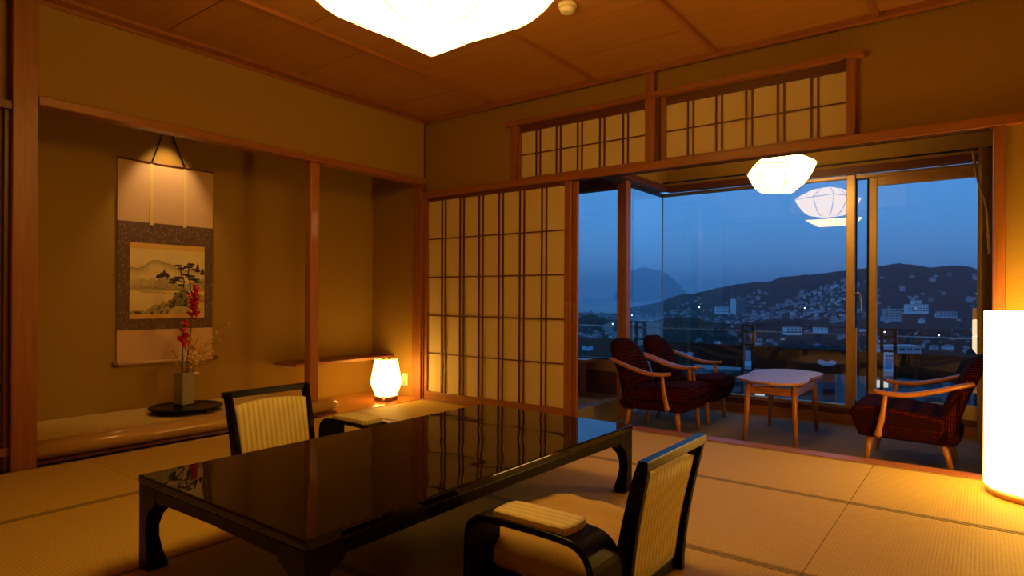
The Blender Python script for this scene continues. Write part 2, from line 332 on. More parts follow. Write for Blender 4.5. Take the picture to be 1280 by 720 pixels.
box('cover_plate', (-.288, -.212), (-.009, -.001), (.10, .22), 'white_plastic', so, bevel=.003); box('socket', (-.268, -.232), (-.0115, -.009), (.125, .155), 'cream_panel', so); box('socket', (-.268, -.232), (-.0115, -.009), (.165, .195), 'cream_panel', so)

# back wall (above and beside the opening)
def wallbox(name, x, z, y=(0.02, .08), **kw): return box(name, x, y, z, 'wall_cloth', kind='structure', **kw)
wallbox('wall_back', (-.05, 5.75), (2.44, H + .03)); wallbox('wall_back_left', (-.05, 1.06), (1.95, 2.44)); wallbox('wall_back_right', (3.655, 5.75), (1.95, 2.44)); wallbox('wall_back_corner', (4.372, 5.75), (-.12, 1.92))
box('trim_8', (0.004, 5.7), (-.035, .075), (1.905, 1.962), 'red_wood_x', kind='structure', bevel=.004)      # kamoi
for y in (-.012, .022, .05): box('trim_groove', (.02, 4.3), (y, y + .018), (1.9035, 1.9045), 'dark_slot', bpy.data.objects['trim_8'])
box('trim_9', (.0, 4.36), (-.07, .05), (-.125, .006), 'red_wood_x', kind='structure', bevel=.003)           # sill
box('trim_10', (1.575, 1.665), (.915, 1.015), (-.12, 2.36), 'red_wood_z', kind='structure', bevel=.004)
box('trim_11', (4.315, 4.37), (-.02, .08), (-.12, 1.905), 'red_wood_z', kind='structure', bevel=.006)
box('trim_12', (2.286, 2.36), (-.03, .08), (1.962, H), 'red_wood_z', kind='structure', bevel=.004)
box('trim_13', (.0, .02), (-.03, .05), (0.006, 1.905), 'red_wood_z', kind='structure')

def lattice(root, x, z, y, cols, rows, pairs=.045, bar=.011, fr=None):
    """paper panes between paired vertical bars; fr = frame widths left,right,bottom,top"""
    l, r, b, tp = fr
    box('stile', (x[0] - l, x[0]), (y, y + .03), (z[0] - b, z[1] + tp), 'red_wood_z', root, bevel=.002)
    box('stile', (x[1], x[1] + r), (y, y + .03), (z[0] - b, z[1] + tp), 'red_wood_z', root, bevel=.002)
    box('rail', (x[0], x[1]), (y, y + .03), (z[0] - b, z[0]), 'red_wood_x', root, bevel=.002)
    box('rail', (x[0], x[1]), (y, y + .03), (z[1], z[1] + tp), 'dark_wood_x', root, bevel=.002)
    st = (x[1] - x[0] + pairs) / cols
    for i in range(cols):
        a = x[0] + i * st
        for j in range(rows):
            z0 = z[0] + (z[1] - z[0]) * j / rows; z1 = z[0] + (z[1] - z[0]) * (j + 1) / rows
            box('paper_pane', (a + .0005, min(a + st, x[1]) - .0005), (y + .019, y + .0205), (z0 + .0005, z1 - .0005), 'shoji_paper', root)
        if i:
            for q in (a - pairs, a): box('lattice_bar', (q - bar / 2, q + bar / 2), (y + .004, y + .018), z, 'dark_wood_z', root)
    for j in range(1, rows):
        zz = z[0] + (z[1] - z[0]) * j / rows; box('lattice_bar', x, (y + .006, y + .0165), (zz - bar * .42, zz + bar * .42), 'dark_wood_x', root)
def shoji(loc, label):
    s = empty('shoji_screen', (.85, -.02, .006), label=label, cat='shoji screen', group='sliding shoji screens')
    lattice(s, (.06, 1.59), (.075, 1.872), -.02, 7, 5, fr=(.035, .055, .07, .03))
    pl = box('finger_pull', (1.604, 1.632), (-.0215, -.019), (.78, .93), 'gold_metal', s)
    s.location = loc; return s
s1 = shoji((.85, -.02, .006), 'large sliding paper screen standing in front, beside the low table')
s2 = copy_tree(s1); s2.location = (.888, .022, .006); s2['label'] = 'second sliding paper screen stacked behind the front screen, edge showing'
for nm, x, lab in (('transom_screen', (1.12, 2.285), 'left paper transom screen above the front sliding screen'), ('transom_screen', (2.43, 3.602), 'right paper transom screen above the veranda opening')):
    s = empty(nm, (sum(x) / 2, 0, 1.965), label=lab, cat='transom screen', group='paper transom screens')
    lattice(s, x, (1.985, 2.372), .015, 6, 2, fr=(.02 if x[0] < 2 else .04, .004, .022, .062), pairs=.04, bar=.010)
box('trim_14', (1.04, 1.10), (-.025, .06), (1.962, 2.43), 'red_wood_z', kind='structure', bevel=.003)
box('trim_15', (3.607, 3.655), (-.025, .06), (1.962, 2.43), 'red_wood_z', kind='structure', bevel=.003)
box('trim_16', (.985, 3.70), (-.04, .06), (2.43, 2.468), 'red_wood_x', kind='structure', bevel=.003)
box('trim_17', (2.36, 2.39), (-.01, .06), (1.962, 2.43), 'dark_wood_z', kind='structure')
# rest of the room, behind the camera
box('wall_right', (5.69, 5.75), (-5.75, 0.02), (-.1, H + .02), 'wall_cloth', kind='structure'); box('wall_front', (-.05, 5.75), (-5.75, -5.69), (-.1, H + .02), 'wall_cloth', kind='structure')

# ------------------------------------------------------------------ veranda
VZ = -.12; GY = 1.86; GX = 1.60; LY = 1.18
vf = box('veranda_floor', (GX, 4.42), (.05, 1.98), (VZ - .08, VZ), 'carpet', kind='structure')
box('veranda_ceiling', (-.3, 4.5), (.08, 2.3), (2.36, 2.42), 'ceiling_wood', kind='structure')
box('wall_veranda_right', (4.42, 4.5), (.05, 2.0), (-.2, 2.4), 'wall_cloth', kind='structure')
box('wall_veranda_above_window', (GX - .02, 4.42), (GY - .12, GY + .05), (2.10, 2.36), 'wall_cloth', kind='structure')
box('wall_veranda_return', (GX - .02, GX + .1), (.10, GY - .12), (2.10, 2.36), 'wall_cloth', kind='structure')
box('trim_18', (GX + .1, 4.42), (GY - .14, GY - .03), (2.045, 2.10), 'dark_wood_x', kind='structure', bevel=.003)
box('trim_19', (GX + .0, GX + .12), (.10, GY - .12), (2.045, 2.10), 'dark_wood_y', kind='structure', bevel=.003)
box('baseboard_back', (GX, 4.42), (GY - .05, GY + .09), (VZ, .02), 'dark_wood_x', kind='structure', bevel=.004)
box('trim_20', (GX + .02, 4.42), (GY - .065, GY - .045), (VZ, -.035), 'red_wood_x', kind='structure', bevel=.003)
w1 = empty('window_1', (2.45, GY, .02), kind='structure')
HZ = 2.02
box('frame', (GX - .02, 3.32), (GY - .02, GY + .05), (.02, .045), 'gold_metal', w1, bevel=.002); box('frame', (GX - .02, 3.32), (GY - .02, GY + .05), (HZ, 2.045), 'gold_metal', w1, bevel=.002)
box('glass_pane', (GX + .004, 3.32), (GY + .01, GY + .018), (.045, HZ), 'window_glass', w1)
box('mullion', (3.32, 3.388), (GY - .04, GY + .06), (.02, 2.045), 'gold_metal', w1, bevel=.004)
box('corner_joint', (GX - .001, GX + .007), (GY + .008, GY + .02), (.045, HZ), 'steel', w1)
w2 = empty('window_2', (3.8, GY, .02), kind='structure')
box('frame', (3.388, 4.30), (GY - .02, GY + .09), (2.012, 2.045), 'gold_metal', w2, bevel=.002); box('frame', (3.388, 4.42), (GY - .02, GY + .09), (.02, .05), 'gold_metal', w2, bevel=.002)
box('side_pane', (3.388, 3.47), (GY + .04, GY + .048), (.05, 2.012), 'window_glass', w2)
box('gasket', (3.385, 3.394), (GY + .0, GY + .04), (.05, 2.012), 'dark_slot', w2)
box('sash_stile', (3.49, 3.55), (GY - .02, GY + .02), (.05, 2.012), 'gold_metal', w2, bevel=.004); box('gasket', (3.474, 3.49), (GY - .01, GY + .02), (.05, 2.012), 'dark_slot', w2)
box('sash_rail', (3.55, 4.24), (GY - .015, GY + .015), (1.935, 2.012), 'gold_metal', w2, bevel=.003); box('sash_rail', (3.55, 4.24), (GY - .015, GY + .015), (.05, .13), 'gold_metal', w2, bevel=.003)
box('sash_stile', (4.24, 4.30), (GY - .02, GY + .02), (.05, 2.012), 'gold_metal', w2, bevel=.004)
box('sash_pane', (3.55, 4.24), (GY - .003, GY + .005), (.13, 1.935), 'window_glass', w2)
for xx in (3.41, 4.245):
    rod('handle', curve([(xx - .02 - 3.8, -.06, .99), (xx + .02 - 3.8, -.065, 1.0), (xx + .03 - 3.8, -.065, .93), (xx + .032 - 3.8, -.06, .84)], 5), (.009, .009), 'steel', w2)
box('lock_bar', (3.388, 3.405), (GY - .06, GY - .02), (.10, .72), 'gold_metal', w2, bevel=.002)
# return pane (x = GX) and the set-back left bay
w3 = empty('window_3', (GX, 1.5, .02), kind='structure')
box('frame', (GX - .02, GX + .03), (.10, GY + .02), (HZ, 2.045), 'dark_metal', w3); box('frame', (GX - .02, GX + .02), (LY, GY), (.02, .06), 'gold_metal', w3)
box('glass_pane', (GX - .004, GX + .003), (LY + .0, GY + .006), (.06, HZ), 'window_glass', w3)
box('veranda_floor_left', (-.02, GX - .09), (.08, .77), (-.2, .035), 'tatami_x', kind='structure')
box('trim_21', (GX - .09, GX), (.05, LY + .04), (-.2, .04), 'grey_stone', kind='structure', bevel=.003); box('trim_22', (0, GX - .09), (.77, .82), (-.2, .045), 'red_wood_x', kind='structure', bevel=.003)
tf = box('tile_floor', (-.02, GX - .09), (.82, LY), (-.2, .018), 'tile_grout', kind='structure')
for i in range(6):
    for j in range(2): box('floor_tile', (.0 + i * .25 + .003, .25 + i * .25 - .003), (.823 + j * .18, .997 + j * .18), (.018, .026), 'floor_tile', tf)
box('wall_veranda_left', (-.02, GX - .02), (LY, LY + .08), (-.2, .25), 'dark_wood_x', kind='structure'); box('trim_23', (-.02, GX - .02), (LY - .012, LY + .09), (.25, .36), 'deck_wood', kind='structure', bevel=.003)
box('wall_veranda_end', (-.1, -.02), (.06, LY + .08), (-.2, 2.4), 'wall_cloth', kind='structure'); box('wall_veranda_left_head', (-.02, GX), (LY - .02, LY + .08), (2.03, 2.36), 'dark_wood_x', kind='structure')
box('trim_24', (0, GX), (.1, .16), (1.96, 2.02), 'dark_wood_x', kind='structure')
w4 = empty('window_4', (.8, LY, .36), kind='structure')
box('glass_pane', (-.02, GX - .004), (LY + .03, LY + .036), (.375, 2.03), 'window_glass', w4); box('frame', (-.02, GX), (LY + .01, LY + .06), (.36, .375), 'dark_metal', w4)
bn = empty('low_bench', (.75, 1.08, .026), label='low wooden bench against the window wall, seen left of the post', cat='bench')
box('bench_top', (.35, 1.19), (1.0, 1.165), (.335, .365), 'chair_wood_x', bn, bevel=.003)
for x in (.38, 1.13): box('leg', (x, x + .045), (1.01, 1.055), (.026, .335), 'chair_wood_z', bn, bevel=.003)
box('stretcher', (.425, 1.13), (1.02, 1.045), (.2, .24), 'chair_wood_x', bn, bevel=.002)
# curtain
def curtain():
    c = empty('curtain', (4.31, 1.62, VZ + .02), label='tan curtain gathered at the right end of the veranda window', cat='curtain')
    bm = bmesh.new(); n = 44; zs = [0, .3, .7, 1.0, 1.3, 1.6, 1.9, 2.12, 2.2]; rows = []
    for z in zs:
        k = .62 + .38 * abs(z - 1.0) / 1.2
        rows.append([bm.verts.new((-.06 + (i / n) * .13 * k + .02 * math.sin(i * 1.1), (i / n - .5) * .24 * k + .012 * math.sin(i * 2.3 + z), z)) for i in range(n + 1)])
    for a, b in zip(rows, rows[1:]):
        for i in range(n): bm.faces.new((a[i], a[i + 1], b[i + 1], b[i]))
    o = mesh('cloth', bm, 'curtain_cloth', c, smooth=True); s = o.modifiers.new('s', 'SOLIDIFY'); s.thickness = .003
    rod('tie_cord', curve([(-.10, -.13, 2.17), (-.07, -.14, 1.95), (-.02, -.14, 1.75), (.0, -.13, 1.4)], 6), (.014, .008), 'curtain_cloth', c)
    rod('curtain_rail', [(-2.6, .02, 2.215), (.08, .02, 2.215)], (.008, .008), 'dark_metal', c)
curtain()
pb = empty('glowing_jamb_box', (4.25, 1.66, .60), label='small softly glowing white box on the window jamb behind the right armchair', cat='wall lamp')  # white box; faint emission added to its middle and lower cases for brightness
box('upper_case', (4.21, 4.30), (1.60, 1.76), (.82, .905), 'cream_panel', pb, bevel=.004); box('middle_case', (4.21, 4.30), (1.60, 1.76), (.70, .815), 'box_case_glow', pb, bevel=.004); prism('lower_case', [(4.21 - 4.25, .09), (4.30 - 4.25, .09), (4.30 - 4.25, -.06), (4.25 - 4.25, -.06), (-.04, 0)], (-.06, .10), 'box_case_glow', pb, axis='y')

# ------------------------------------------------------------------ paper lamps
def pillow(bm, hd, rot, zt, zb, top, bot, sag, n=48, off=0.0):
    """square paper lantern body: four pointed corners at half-diagonal hd, edges pulled in by sag"""
    def rad(a):
        q = ((a - rot + math.pi / 4) % (math.pi / 2)) - math.pi / 4      # 0 at a corner
        s = hd * math.cos(math.pi / 4) / math.cos(math.pi / 4 - abs(q))   # straight-sided square
        return s * (1 - sag * (abs(q) / (math.pi / 4)) ** 1.2) 
    levels = []
    for k in range(7): t_ = k / 6; levels.append((bot + (1 - bot) * t_, -zb * (1 - t_ ** 2.6)))
    for k in range(1, 5): t_ = k / 4; levels.append((1 + (top - 1) * t_, zt * (t_ ** .85)))
    rings = []
    for s, z in levels:
        ring = []
        for i in range(n):
            a = rot + 2 * math.pi * i / n; r0 = rad(a); rr = hd * .80
            r = s * r0 + off
            ring.append((r * math.cos(a), r * math.sin(a), z))
        rings.append(ring)
    return rings
def lantern(name, loc, hd, rot, zt, zb, mat, label, sag, top=.42, bot=.3, cord=.5, cat='ceiling lamp', n=48):
    L = empty(name, loc, label=label, cat=cat)
    rg = pillow(None, hd, rot, zt, zb, top, bot, sag, n); bm = bmesh.new()
    vr = [[bm.verts.new(p) for p in r] for r in rg]
    for a, b in zip(vr, vr[1:]):
        for i in range(n): bm.faces.new((a[i], a[(i + 1) % n], b[(i + 1) % n], b[i]))
    bm.faces.new(vr[0]); bm.faces.new(vr[-1]); mesh('paper_shade', bm, mat, L, smooth=False)
    r2 = pillow(None, hd, rot, zt, zb, top, bot, sag, n, off=.002)
    for k in range(8):
        i = k * n // 8; pts = [r[i] for r in r2]; rod('rib', pts, (.0062 * hd ** 0 * (.5 if hd < .4 else .25),) * 2, 'rib_wire', L, n=5)
    bm = bmesh.new(); e = r2[6]
    for i in range(n): sweep(bm, [e[i], e[(i + 1) % n]], (.0031 if hd < .4 else .0015,) * 2, n=4)
    mesh('rim_wire', bm, 'rib_wire', L)
    rod('hanging_cord', [(0, 0, zt), (0, 0, zt + cord)], (.006, .006), 'cord_black', L, n=6)
    lathe('ceiling_cap', [(.045, zt + cord - .03), (.05, zt + cord - .005), (.05, zt + cord)], 'dark_metal', L, n=20)
    return L
lantern('paper_pendant_lamp', (2.99, .95, 2.0), .31, R(-21), .10, .185, 'lamp_paper_veranda', 'small faceted white paper pendant lamp hanging above the coffee table', .0, cord=.26, cat='pendant lamp')
lantern('paper_pendant_lamp', (2.44, -2.41, 2.25), .53, R(134), .13, .17, 'lamp_paper_main', 'large glowing paper pendant lamp hanging above the low black table', .05, cord=.273, bot=.40, cat='pendant lamp')

fl_ = empty('floor_lamp', (4.515, -.262, .0), label='tall white paper cylinder floor lamp on a round wooden base', cat='floor lamp')
lathe('base', [(.20, 0.0), (.222, .002), (.226, .02), (.222, .035), (.2, .035)], 'lamp_wood', fl_, n=64)
lathe('paper_shade', [(.232, .04), (.235, .042), (.235, .912), (.232, .914), (.215, .914)], 'lamp_paper_floor', fl_, n=64)
lathe('top_ring', [(.10, .905), (.214, .905), (.214, .912), (.10, .912)], 'lamp_wood', fl_, n=48)
sm = empty('paper_lantern', (-.16, -.33, .006), R(10), label='small faceted glowing paper lantern on the alcove board', cat='table lamp')
def smalllamp():
    n = 6; bm = bmesh.new(); rg = []
    for r, z in ((.100, .045), (.145, .165), (.105, .385)):
        rg.append([bm.verts.new((r * math.cos(2 * math.pi * (k + .5) / n), r * math.sin(2 * math.pi * (k + .5) / n), z)) for k in range(n)])
    for a, b in zip(rg, rg[1:]):
        for i in range(n): bm.faces.new((a[i], a[(i + 1) % n], b[(i + 1) % n], b[i]))
    bm.faces.new(rg[0]); bm.faces.new(rg[-1]); mesh('paper_shade', bm, 'lamp_paper_small', sm)
    bm = bmesh.new(); addbox(bm, (-.075, .075), (-.075, .075), (0, .04)); mesh('base', bm, 'roller_wood', sm, bevel=.003)
    lathe('switch_knob', [(.011, 0), (.011, .008), (.007, .012)], 'white_plastic', sm, n=12, loc=(.04, -.077, .02)).rotation_euler = (R(90), 0, 0)
    bm = bmesh.new()
    for k in range(6):
        a = 2 * math.pi * (k + .5) / 6; b = 2 * math.pi * (k + 1.5) / 6; sweep(bm, [(.108 * math.cos(a), .108 * math.sin(a), .388), (.108 * math.cos(b), .108 * math.sin(b), .388)], (.005, .005), n=4)
    for a in (0, math.pi / 2): sweep(bm, [(.10 * math.cos(a), .10 * math.sin(a), .388), (-.10 * math.cos(a), -.10 * math.sin(a), .388)], (.004, .004), n=4)
    mesh('top_frame', bm, 'roller_wood', sm); rod('finial', [(0, 0, .36), (0, 0, .425)], (.004, .004), 'roller_wood', sm)
smalllamp()
pc = empty('plug_cord', (-.25, -.03, .14), label='white plug and thin cord at the wall outlet', cat='cord')
bm = bmesh.new(); addbox(bm, (-.014, .014), (.0, .018), (-.012, .012)); mesh('plug', bm, 'white_plastic', pc, bevel=.003)
rod('cord', curve([(0, 0, 0), (-.01, -.05, -.01), (-.02, -.09, -.05), (.0, -.12, -.10), (.03, -.16, -.127), (.06, -.20, -.127)], 6), (.003, .003), 'white_plastic', pc, n=6)

# spotlight recessed in the alcove top
sl = empty('alcove_spotlight', (-.50, -2.05, 2.36), label='small recessed spotlight in the alcove top above the scroll', cat='spotlight')
lathe('trim_ring', [(.03, -.012), (.045, -.012), (.045, 0), (.03, 0)], 'dark_metal', sl, n=20)
ld = bpy.data.lights.new('spot_bulb', 'SPOT'); ld.energy = SPOT_W; ld.color = (1, .62, .28); ld.spot_size = R(66); ld.spot_blend = .7; ld.shadow_soft_size = .02
lo = bpy.data.objects.new('spot_bulb', ld); COL.objects.link(lo); lo.location = (-.50, -2.05, 2.335); lo.rotation_euler = (0, R(14), 0)

# smoke detector and sprinkler
sd = empty('smoke_detector', (2.36, -1.22, H + .006), label='round cream smoke detector on the wooden ceiling', cat='smoke detector')
lathe('base', [(.055, 0), (.055, -.015), (.05, -.02)], 'white_plastic', sd, n=28); lathe('cap', [(.046, -.018), (.044, -.035), (.036, -.048), (.02, -.05)], 'cream_panel', sd, n=28)
sp = empty('sprinkler_head', (1.41, -1.20, H + .006), label='tiny brass sprinkler head in the ceiling by the big lamp', cat='sprinkler')
lathe('flange', [(.022, 0), (.022, -.006), (.01, -.008)], 'gold_metal', sp, n=16); lathe('nozzle', [(.007, -.006), (.007, -.02), (.012, -.022)], 'dark_metal', sp, n=12)

# ------------------------------------------------------------------ low lacquer table
def low_table():
    x0, x1, y0, y1, zt = 1.872, 2.868, -3.298, -1.388, .33; cx, cyy = (x0 + x1) / 2, (y0 + y1) / 2; hx, hy = (x1 - x0) / 2, (y1 - y0) / 2
    T = empty('low_table', (cx, cyy, 0), label='long low black lacquered table in the middle of the tatami', cat='table')
    bm = bmesh.new(); addbox(bm, (-hx, hx), (-hy, hy), (zt - .03, zt)); mesh('tabletop', bm, 'table_lacquer', T, bevel=.006, seg=3)
    def apron(L, horizontal, s):
        # side view outline: apron with legs flowing down, curved inside
        i = .006; half = L - i; lw = .105; d_ = .082
        out = [(-half, 0), (-half, zt - .03), (half, zt - .03), (half, 0)]
        inn = [(half - lw * .9, 0), (half - lw * .52, .05), (half - lw * .5, .13), (half - lw * .62, .19), (half - lw * .95, zt - d_ - .012), (half - lw * 1.5, zt - d_), (0, zt - d_ + .004)]
        full = inn + [(-a, b) for a, b in inn[-2::-1]]
        return out, full
    # aprons
    for s in (-1, 1):
        prism('apron', [(-hx + .01, zt - .085), (-hx + .15, zt - .075), (0, zt - .068), (hx - .15, zt - .075), (hx - .01, zt - .085), (hx - .01, zt - .029), (-hx + .01, zt - .029)], ((s * (hy - .0155)) - .012, (s * (hy - .0155)) + .012), 'black_lacquer', T, axis='y', bevel=.003)
        prism('apron', [(-hy + .01, zt - .085), (-hy + .15, zt - .075), (0, zt - .068), (hy - .15, zt - .075), (hy - .01, zt - .085), (hy - .01, zt - .029), (-hy + .01, zt - .029)], ((s * (hx - .0155)) - .012, (s * (hx - .0155)) + .012), 'black_lacquer', T, axis='x', bevel=.003)
    # legs: L-shaped bracket legs
    for sx_ in (-1, 1):
        for sy_ in (-1, 1):
            bm = bmesh.new()
            prof = [(.002, 0, .078), (.002, .02, .075), (.002, .06, .064), (.002, .11, .056), (.002, .15, .056), (.002, .19, .066), (.002, .22, .086), (.002, .245, .13), (.002, .301, .135)]
            rings = []
            for o_, z, w_ in prof:
                th = .036
                L = [(o_, o_), (w_, o_), (w_, o_ + .004), (w_ - .004 * 1, w_ - .004), (o_ + .004, w_), (o_, w_)]
                rings.append([bm.verts.new((sx_ * (hx - a), sy_ * (hy - b), z)) for a, b in L])
            for a, b in zip(rings, rings[1:]):
                for k in range(6): bm.faces.new((a[k], a[(k + 1) % 6], b[(k + 1) % 6], b[k]))
            bm.faces.new(rings[0]); bm.faces.new(rings[-1]); mesh('leg', bm, 'black_lacquer', T, bevel=.004)
low_table()

# ------------------------------------------------------------------ legless floor chairs
def rbox(bm, sx_, sy_, sz, nx=10, ny=10, puff=0.0, corner=.35, wrinkle=0):
    """pillow-like soft box centred at origin"""
    bmesh.ops.create_cube(bm, size=1); bmesh.ops.subdivide_edges(bm, edges=bm.edges, cuts=nx, use_grid_fill=True)
    for v in bm.verts:
        x, y, z = v.co * 2; e = 1 - max(abs(x), abs(y)) ** 3
        k = (1 - corner * .12 * (x * x * y * y))
        zz = z * (.30 + .70 * (1 - abs(x) ** 4) ** .6 * (1 - abs(y) ** 4) ** .6) if puff else z
        w_ = wrinkle * noise.noise(Vector((x * 3, y * 3, z)))
        v.co = Vector((x * k * sx_, y * k * sy_, zz * sz + w_))
def floor_chair():
    C = empty('floor_chair', (0, 0, 0), cat='floor chair', group='legless floor chairs at the low table')
    # local: sitter faces +x ; back at x = -.24 leaning to -x
    hw, ht = .250, .478
    def back(z, y): return -.24 - .085 * (z / ht) ** 1.6
    for s in (-1, 1):
        pts = [(back(z, 0), s * (hw - .025 - .018 * (1 - z / ht)), z) for z in (0.0, .05, .12, .2, .28, .36, .43, ht)]
        rod('back_post', pts, [(.014, .034), (.014, .032), (.014, .03), (.014, .028), (.014, .026), (.014, .024), (.014, .022), (.014, .018)], 'black_lacquer', C, square=True, upv=(1, 0, 0), bevel=.004)
    rod('top_rail', [(back(ht, 0) - .002, y, ht - .008) for y in (-.248, 0, .248)], (.016, .016), 'black_lacquer', C, square=True, upv=(0, 0, 1), bevel=.003)
    rod('lower_rail', [(back(.03, 0), y, .03) for y in (-.225, 0, .225)], (.012, .02), 'black_lacquer', C, square=True, bevel=.002)
    bm = bmesh.new(); n = 76; rows = []
    zs = [.05 + (.415 - .05) * k / 8 for k in range(9)]
    for side in (1, -1):
        g = []
        for j, z in enumerate(zs):
            y1 = hw - .043 - .018 * (1 - z / ht); row = []
            for i in range(n + 1):
                y = -y1 + 2 * y1 * i / n; ed = max(0, min(1, min(y1 - abs(y), .03) / .03)) * min(1, min(j, 8 - j) * .8 + .25)
                rib = .0010 * math.cos(2 * math.pi * y / .0281)
                x = back(z, y) + .006 + side * (.012 + .008 * ed ** .5 + rib * ed)
                row.append(bm.verts.new((x, y, z + (.018 * (1 - (y / y1) ** 2) if j == 8 else 0))))
            g.append(row)
        rows.append(g)
        for a, b in zip(g, g[1:]):
            for i in range(n): bm.faces.new((a[i], a[i + 1], b[i + 1], b[i]))
    A, B = rows
    for i in range(n): bm.faces.new((A[0][i], A[0][i + 1], B[0][i + 1], B[0][i])); bm.faces.new((A[-1][i], A[-1][i + 1], B[-1][i + 1], B[-1][i]))
    for j in range(8): bm.faces.new((A[j][0], A[j + 1][0], B[j + 1][0], B[j][0])); bm.faces.new((A[j][-1], A[j + 1][-1], B[j + 1][-1], B[j][-1]))
    mesh('back_cushion', bm, 'striped_silk', C, smooth=True)
    bm = bmesh.new(); addbox(bm, (-.25, .24), (-.24, .24), (0, .022)); mesh('seat_board', bm, 'black_lacquer', C, bevel=.008)
    for s in (-1, 1):
        prism('foot_bracket', [(-.255, 0), (-.06, 0), (-.10, .03), (-.245, .13)], (s * .232 - .012, s * .232 + .012), 'black_lacquer', C, axis='y', bevel=.003)
    return C
def zabuton(loc, rz, label):
    Z = empty('floor_cushion', loc, rz, label=label, cat='cushion', group='tan floor cushions on the floor chairs')
    bm = bmesh.new(); rbox(bm, .29, .29, .085, 16, 16, puff=1, wrinkle=.016); o = mesh('cover', bm, 'cushion_linen', Z, smooth=True, sub=1); o.location = (0, 0, .075)
    for a in (1, -1):
        for b in (1, -1): rod('corner_tassel', [(a * .235, b * .235, .06), (a * .275, b * .275, .045), (a * .29, b * .285, .02)], [(.004, .004), (.006, .006), (.009, .009)], 'cushion_linen', Z)
    bm = bmesh.new(); bmesh.ops.create_uvsphere(bm, u_segments=10, v_segments=6, radius=.012); mesh('centre_tuft', bm, 'cushion_linen', Z, smooth=True).location = (0, 0, .155)
def armrest(loc, rz, label):
    A = empty('armrest', loc, rz, label=label, cat='armrest', group='separate lacquered armrests beside the floor chairs')
    # arched bentwood board along local x, width .15 in y
    top = .262; pts = curve([(-.232, 0, .0), (-.230, 0, .10), (-.225, 0, .215), (-.205, 0, top - .012), (-.16, 0, top), (0, 0, top + .003), (.12, 0, top), (.185, 0, top - .012), (.225, 0, .205), (.24, 0, .10), (.245, 0, .0)], 5)
    bm = bmesh.new(); rings = []
    for i, p in enumerate(pts):
        d_ = (pts[min(i + 1, len(pts) - 1)] - pts[max(i - 1, 0)]).normalized(); nrm = Vector((-d_.z, 0, d_.x)); flat = 1 - abs(d_.z)
        hw = .074 + .010 * (1 - flat)
        rings.append([bm.verts.new(p + Vector((0, y, 0)) + nrm * q) for y, q in ((-hw, -.011), (hw, -.011), (hw, .011), (-hw, .011))])
    for a, b in zip(rings, rings[1:]):
        for k in range(4): bm.faces.new((a[k], a[(k + 1) % 4], b[(k + 1) % 4], b[k]))
    bm.faces.new(rings[0]); bm.faces.new(rings[-1]); mesh('bentwood_frame', bm, 'black_lacquer', A, bevel=.004)
    bm = bmesh.new(); rbox(bm, .142, .066, .013, 14, 14, puff=0)
    for v in bm.verts:
        e = max(0, 1 - (abs(v.co.x) / .150) ** 6) * max(0, 1 - (abs(v.co.y) / .070) ** 6)
        if v.co.z > 0: v.co.z = v.co.z * (.35 + .65 * e ** .5) + .0004 * math.cos(2 * math.pi * v.co.y / .0281)
        v.co.x *= 1 - .04 * (abs(v.co.y) / .068) ** 4
    mesh('striped_pad', bm, 'striped_silk_pad', A, smooth=True).location = (0, 0, top + .022)
fc = floor_chair(); fc.location = (3.15, -2.325, 0); fc.rotation_euler = (0, 0, math.pi); fc['label'] = 'black floor chair with striped back, seen from behind, nearest the camera'
f2 = copy_tree(fc); f2.location = (1.575, -2.405, 0); f2.rotation_euler = (0, 0, 0); f2['label'] = 'black floor chair with striped back on the alcove side of the table'
zabuton((3.08, -2.33, .022), 0, 'puffy tan floor cushion in the nearest floor chair'); zabuton((1.64, -2.405, .022), 0, 'tan floor cushion in the chair on the alcove side, mostly behind the table')
armrest((3.172, -2.665, 0), 0, 'arched black armrest with striped pad left of the nearest floor chair'); armrest((1.46, -1.985, 0), 0, 'arched black armrest with striped pad behind the table toward the lantern')

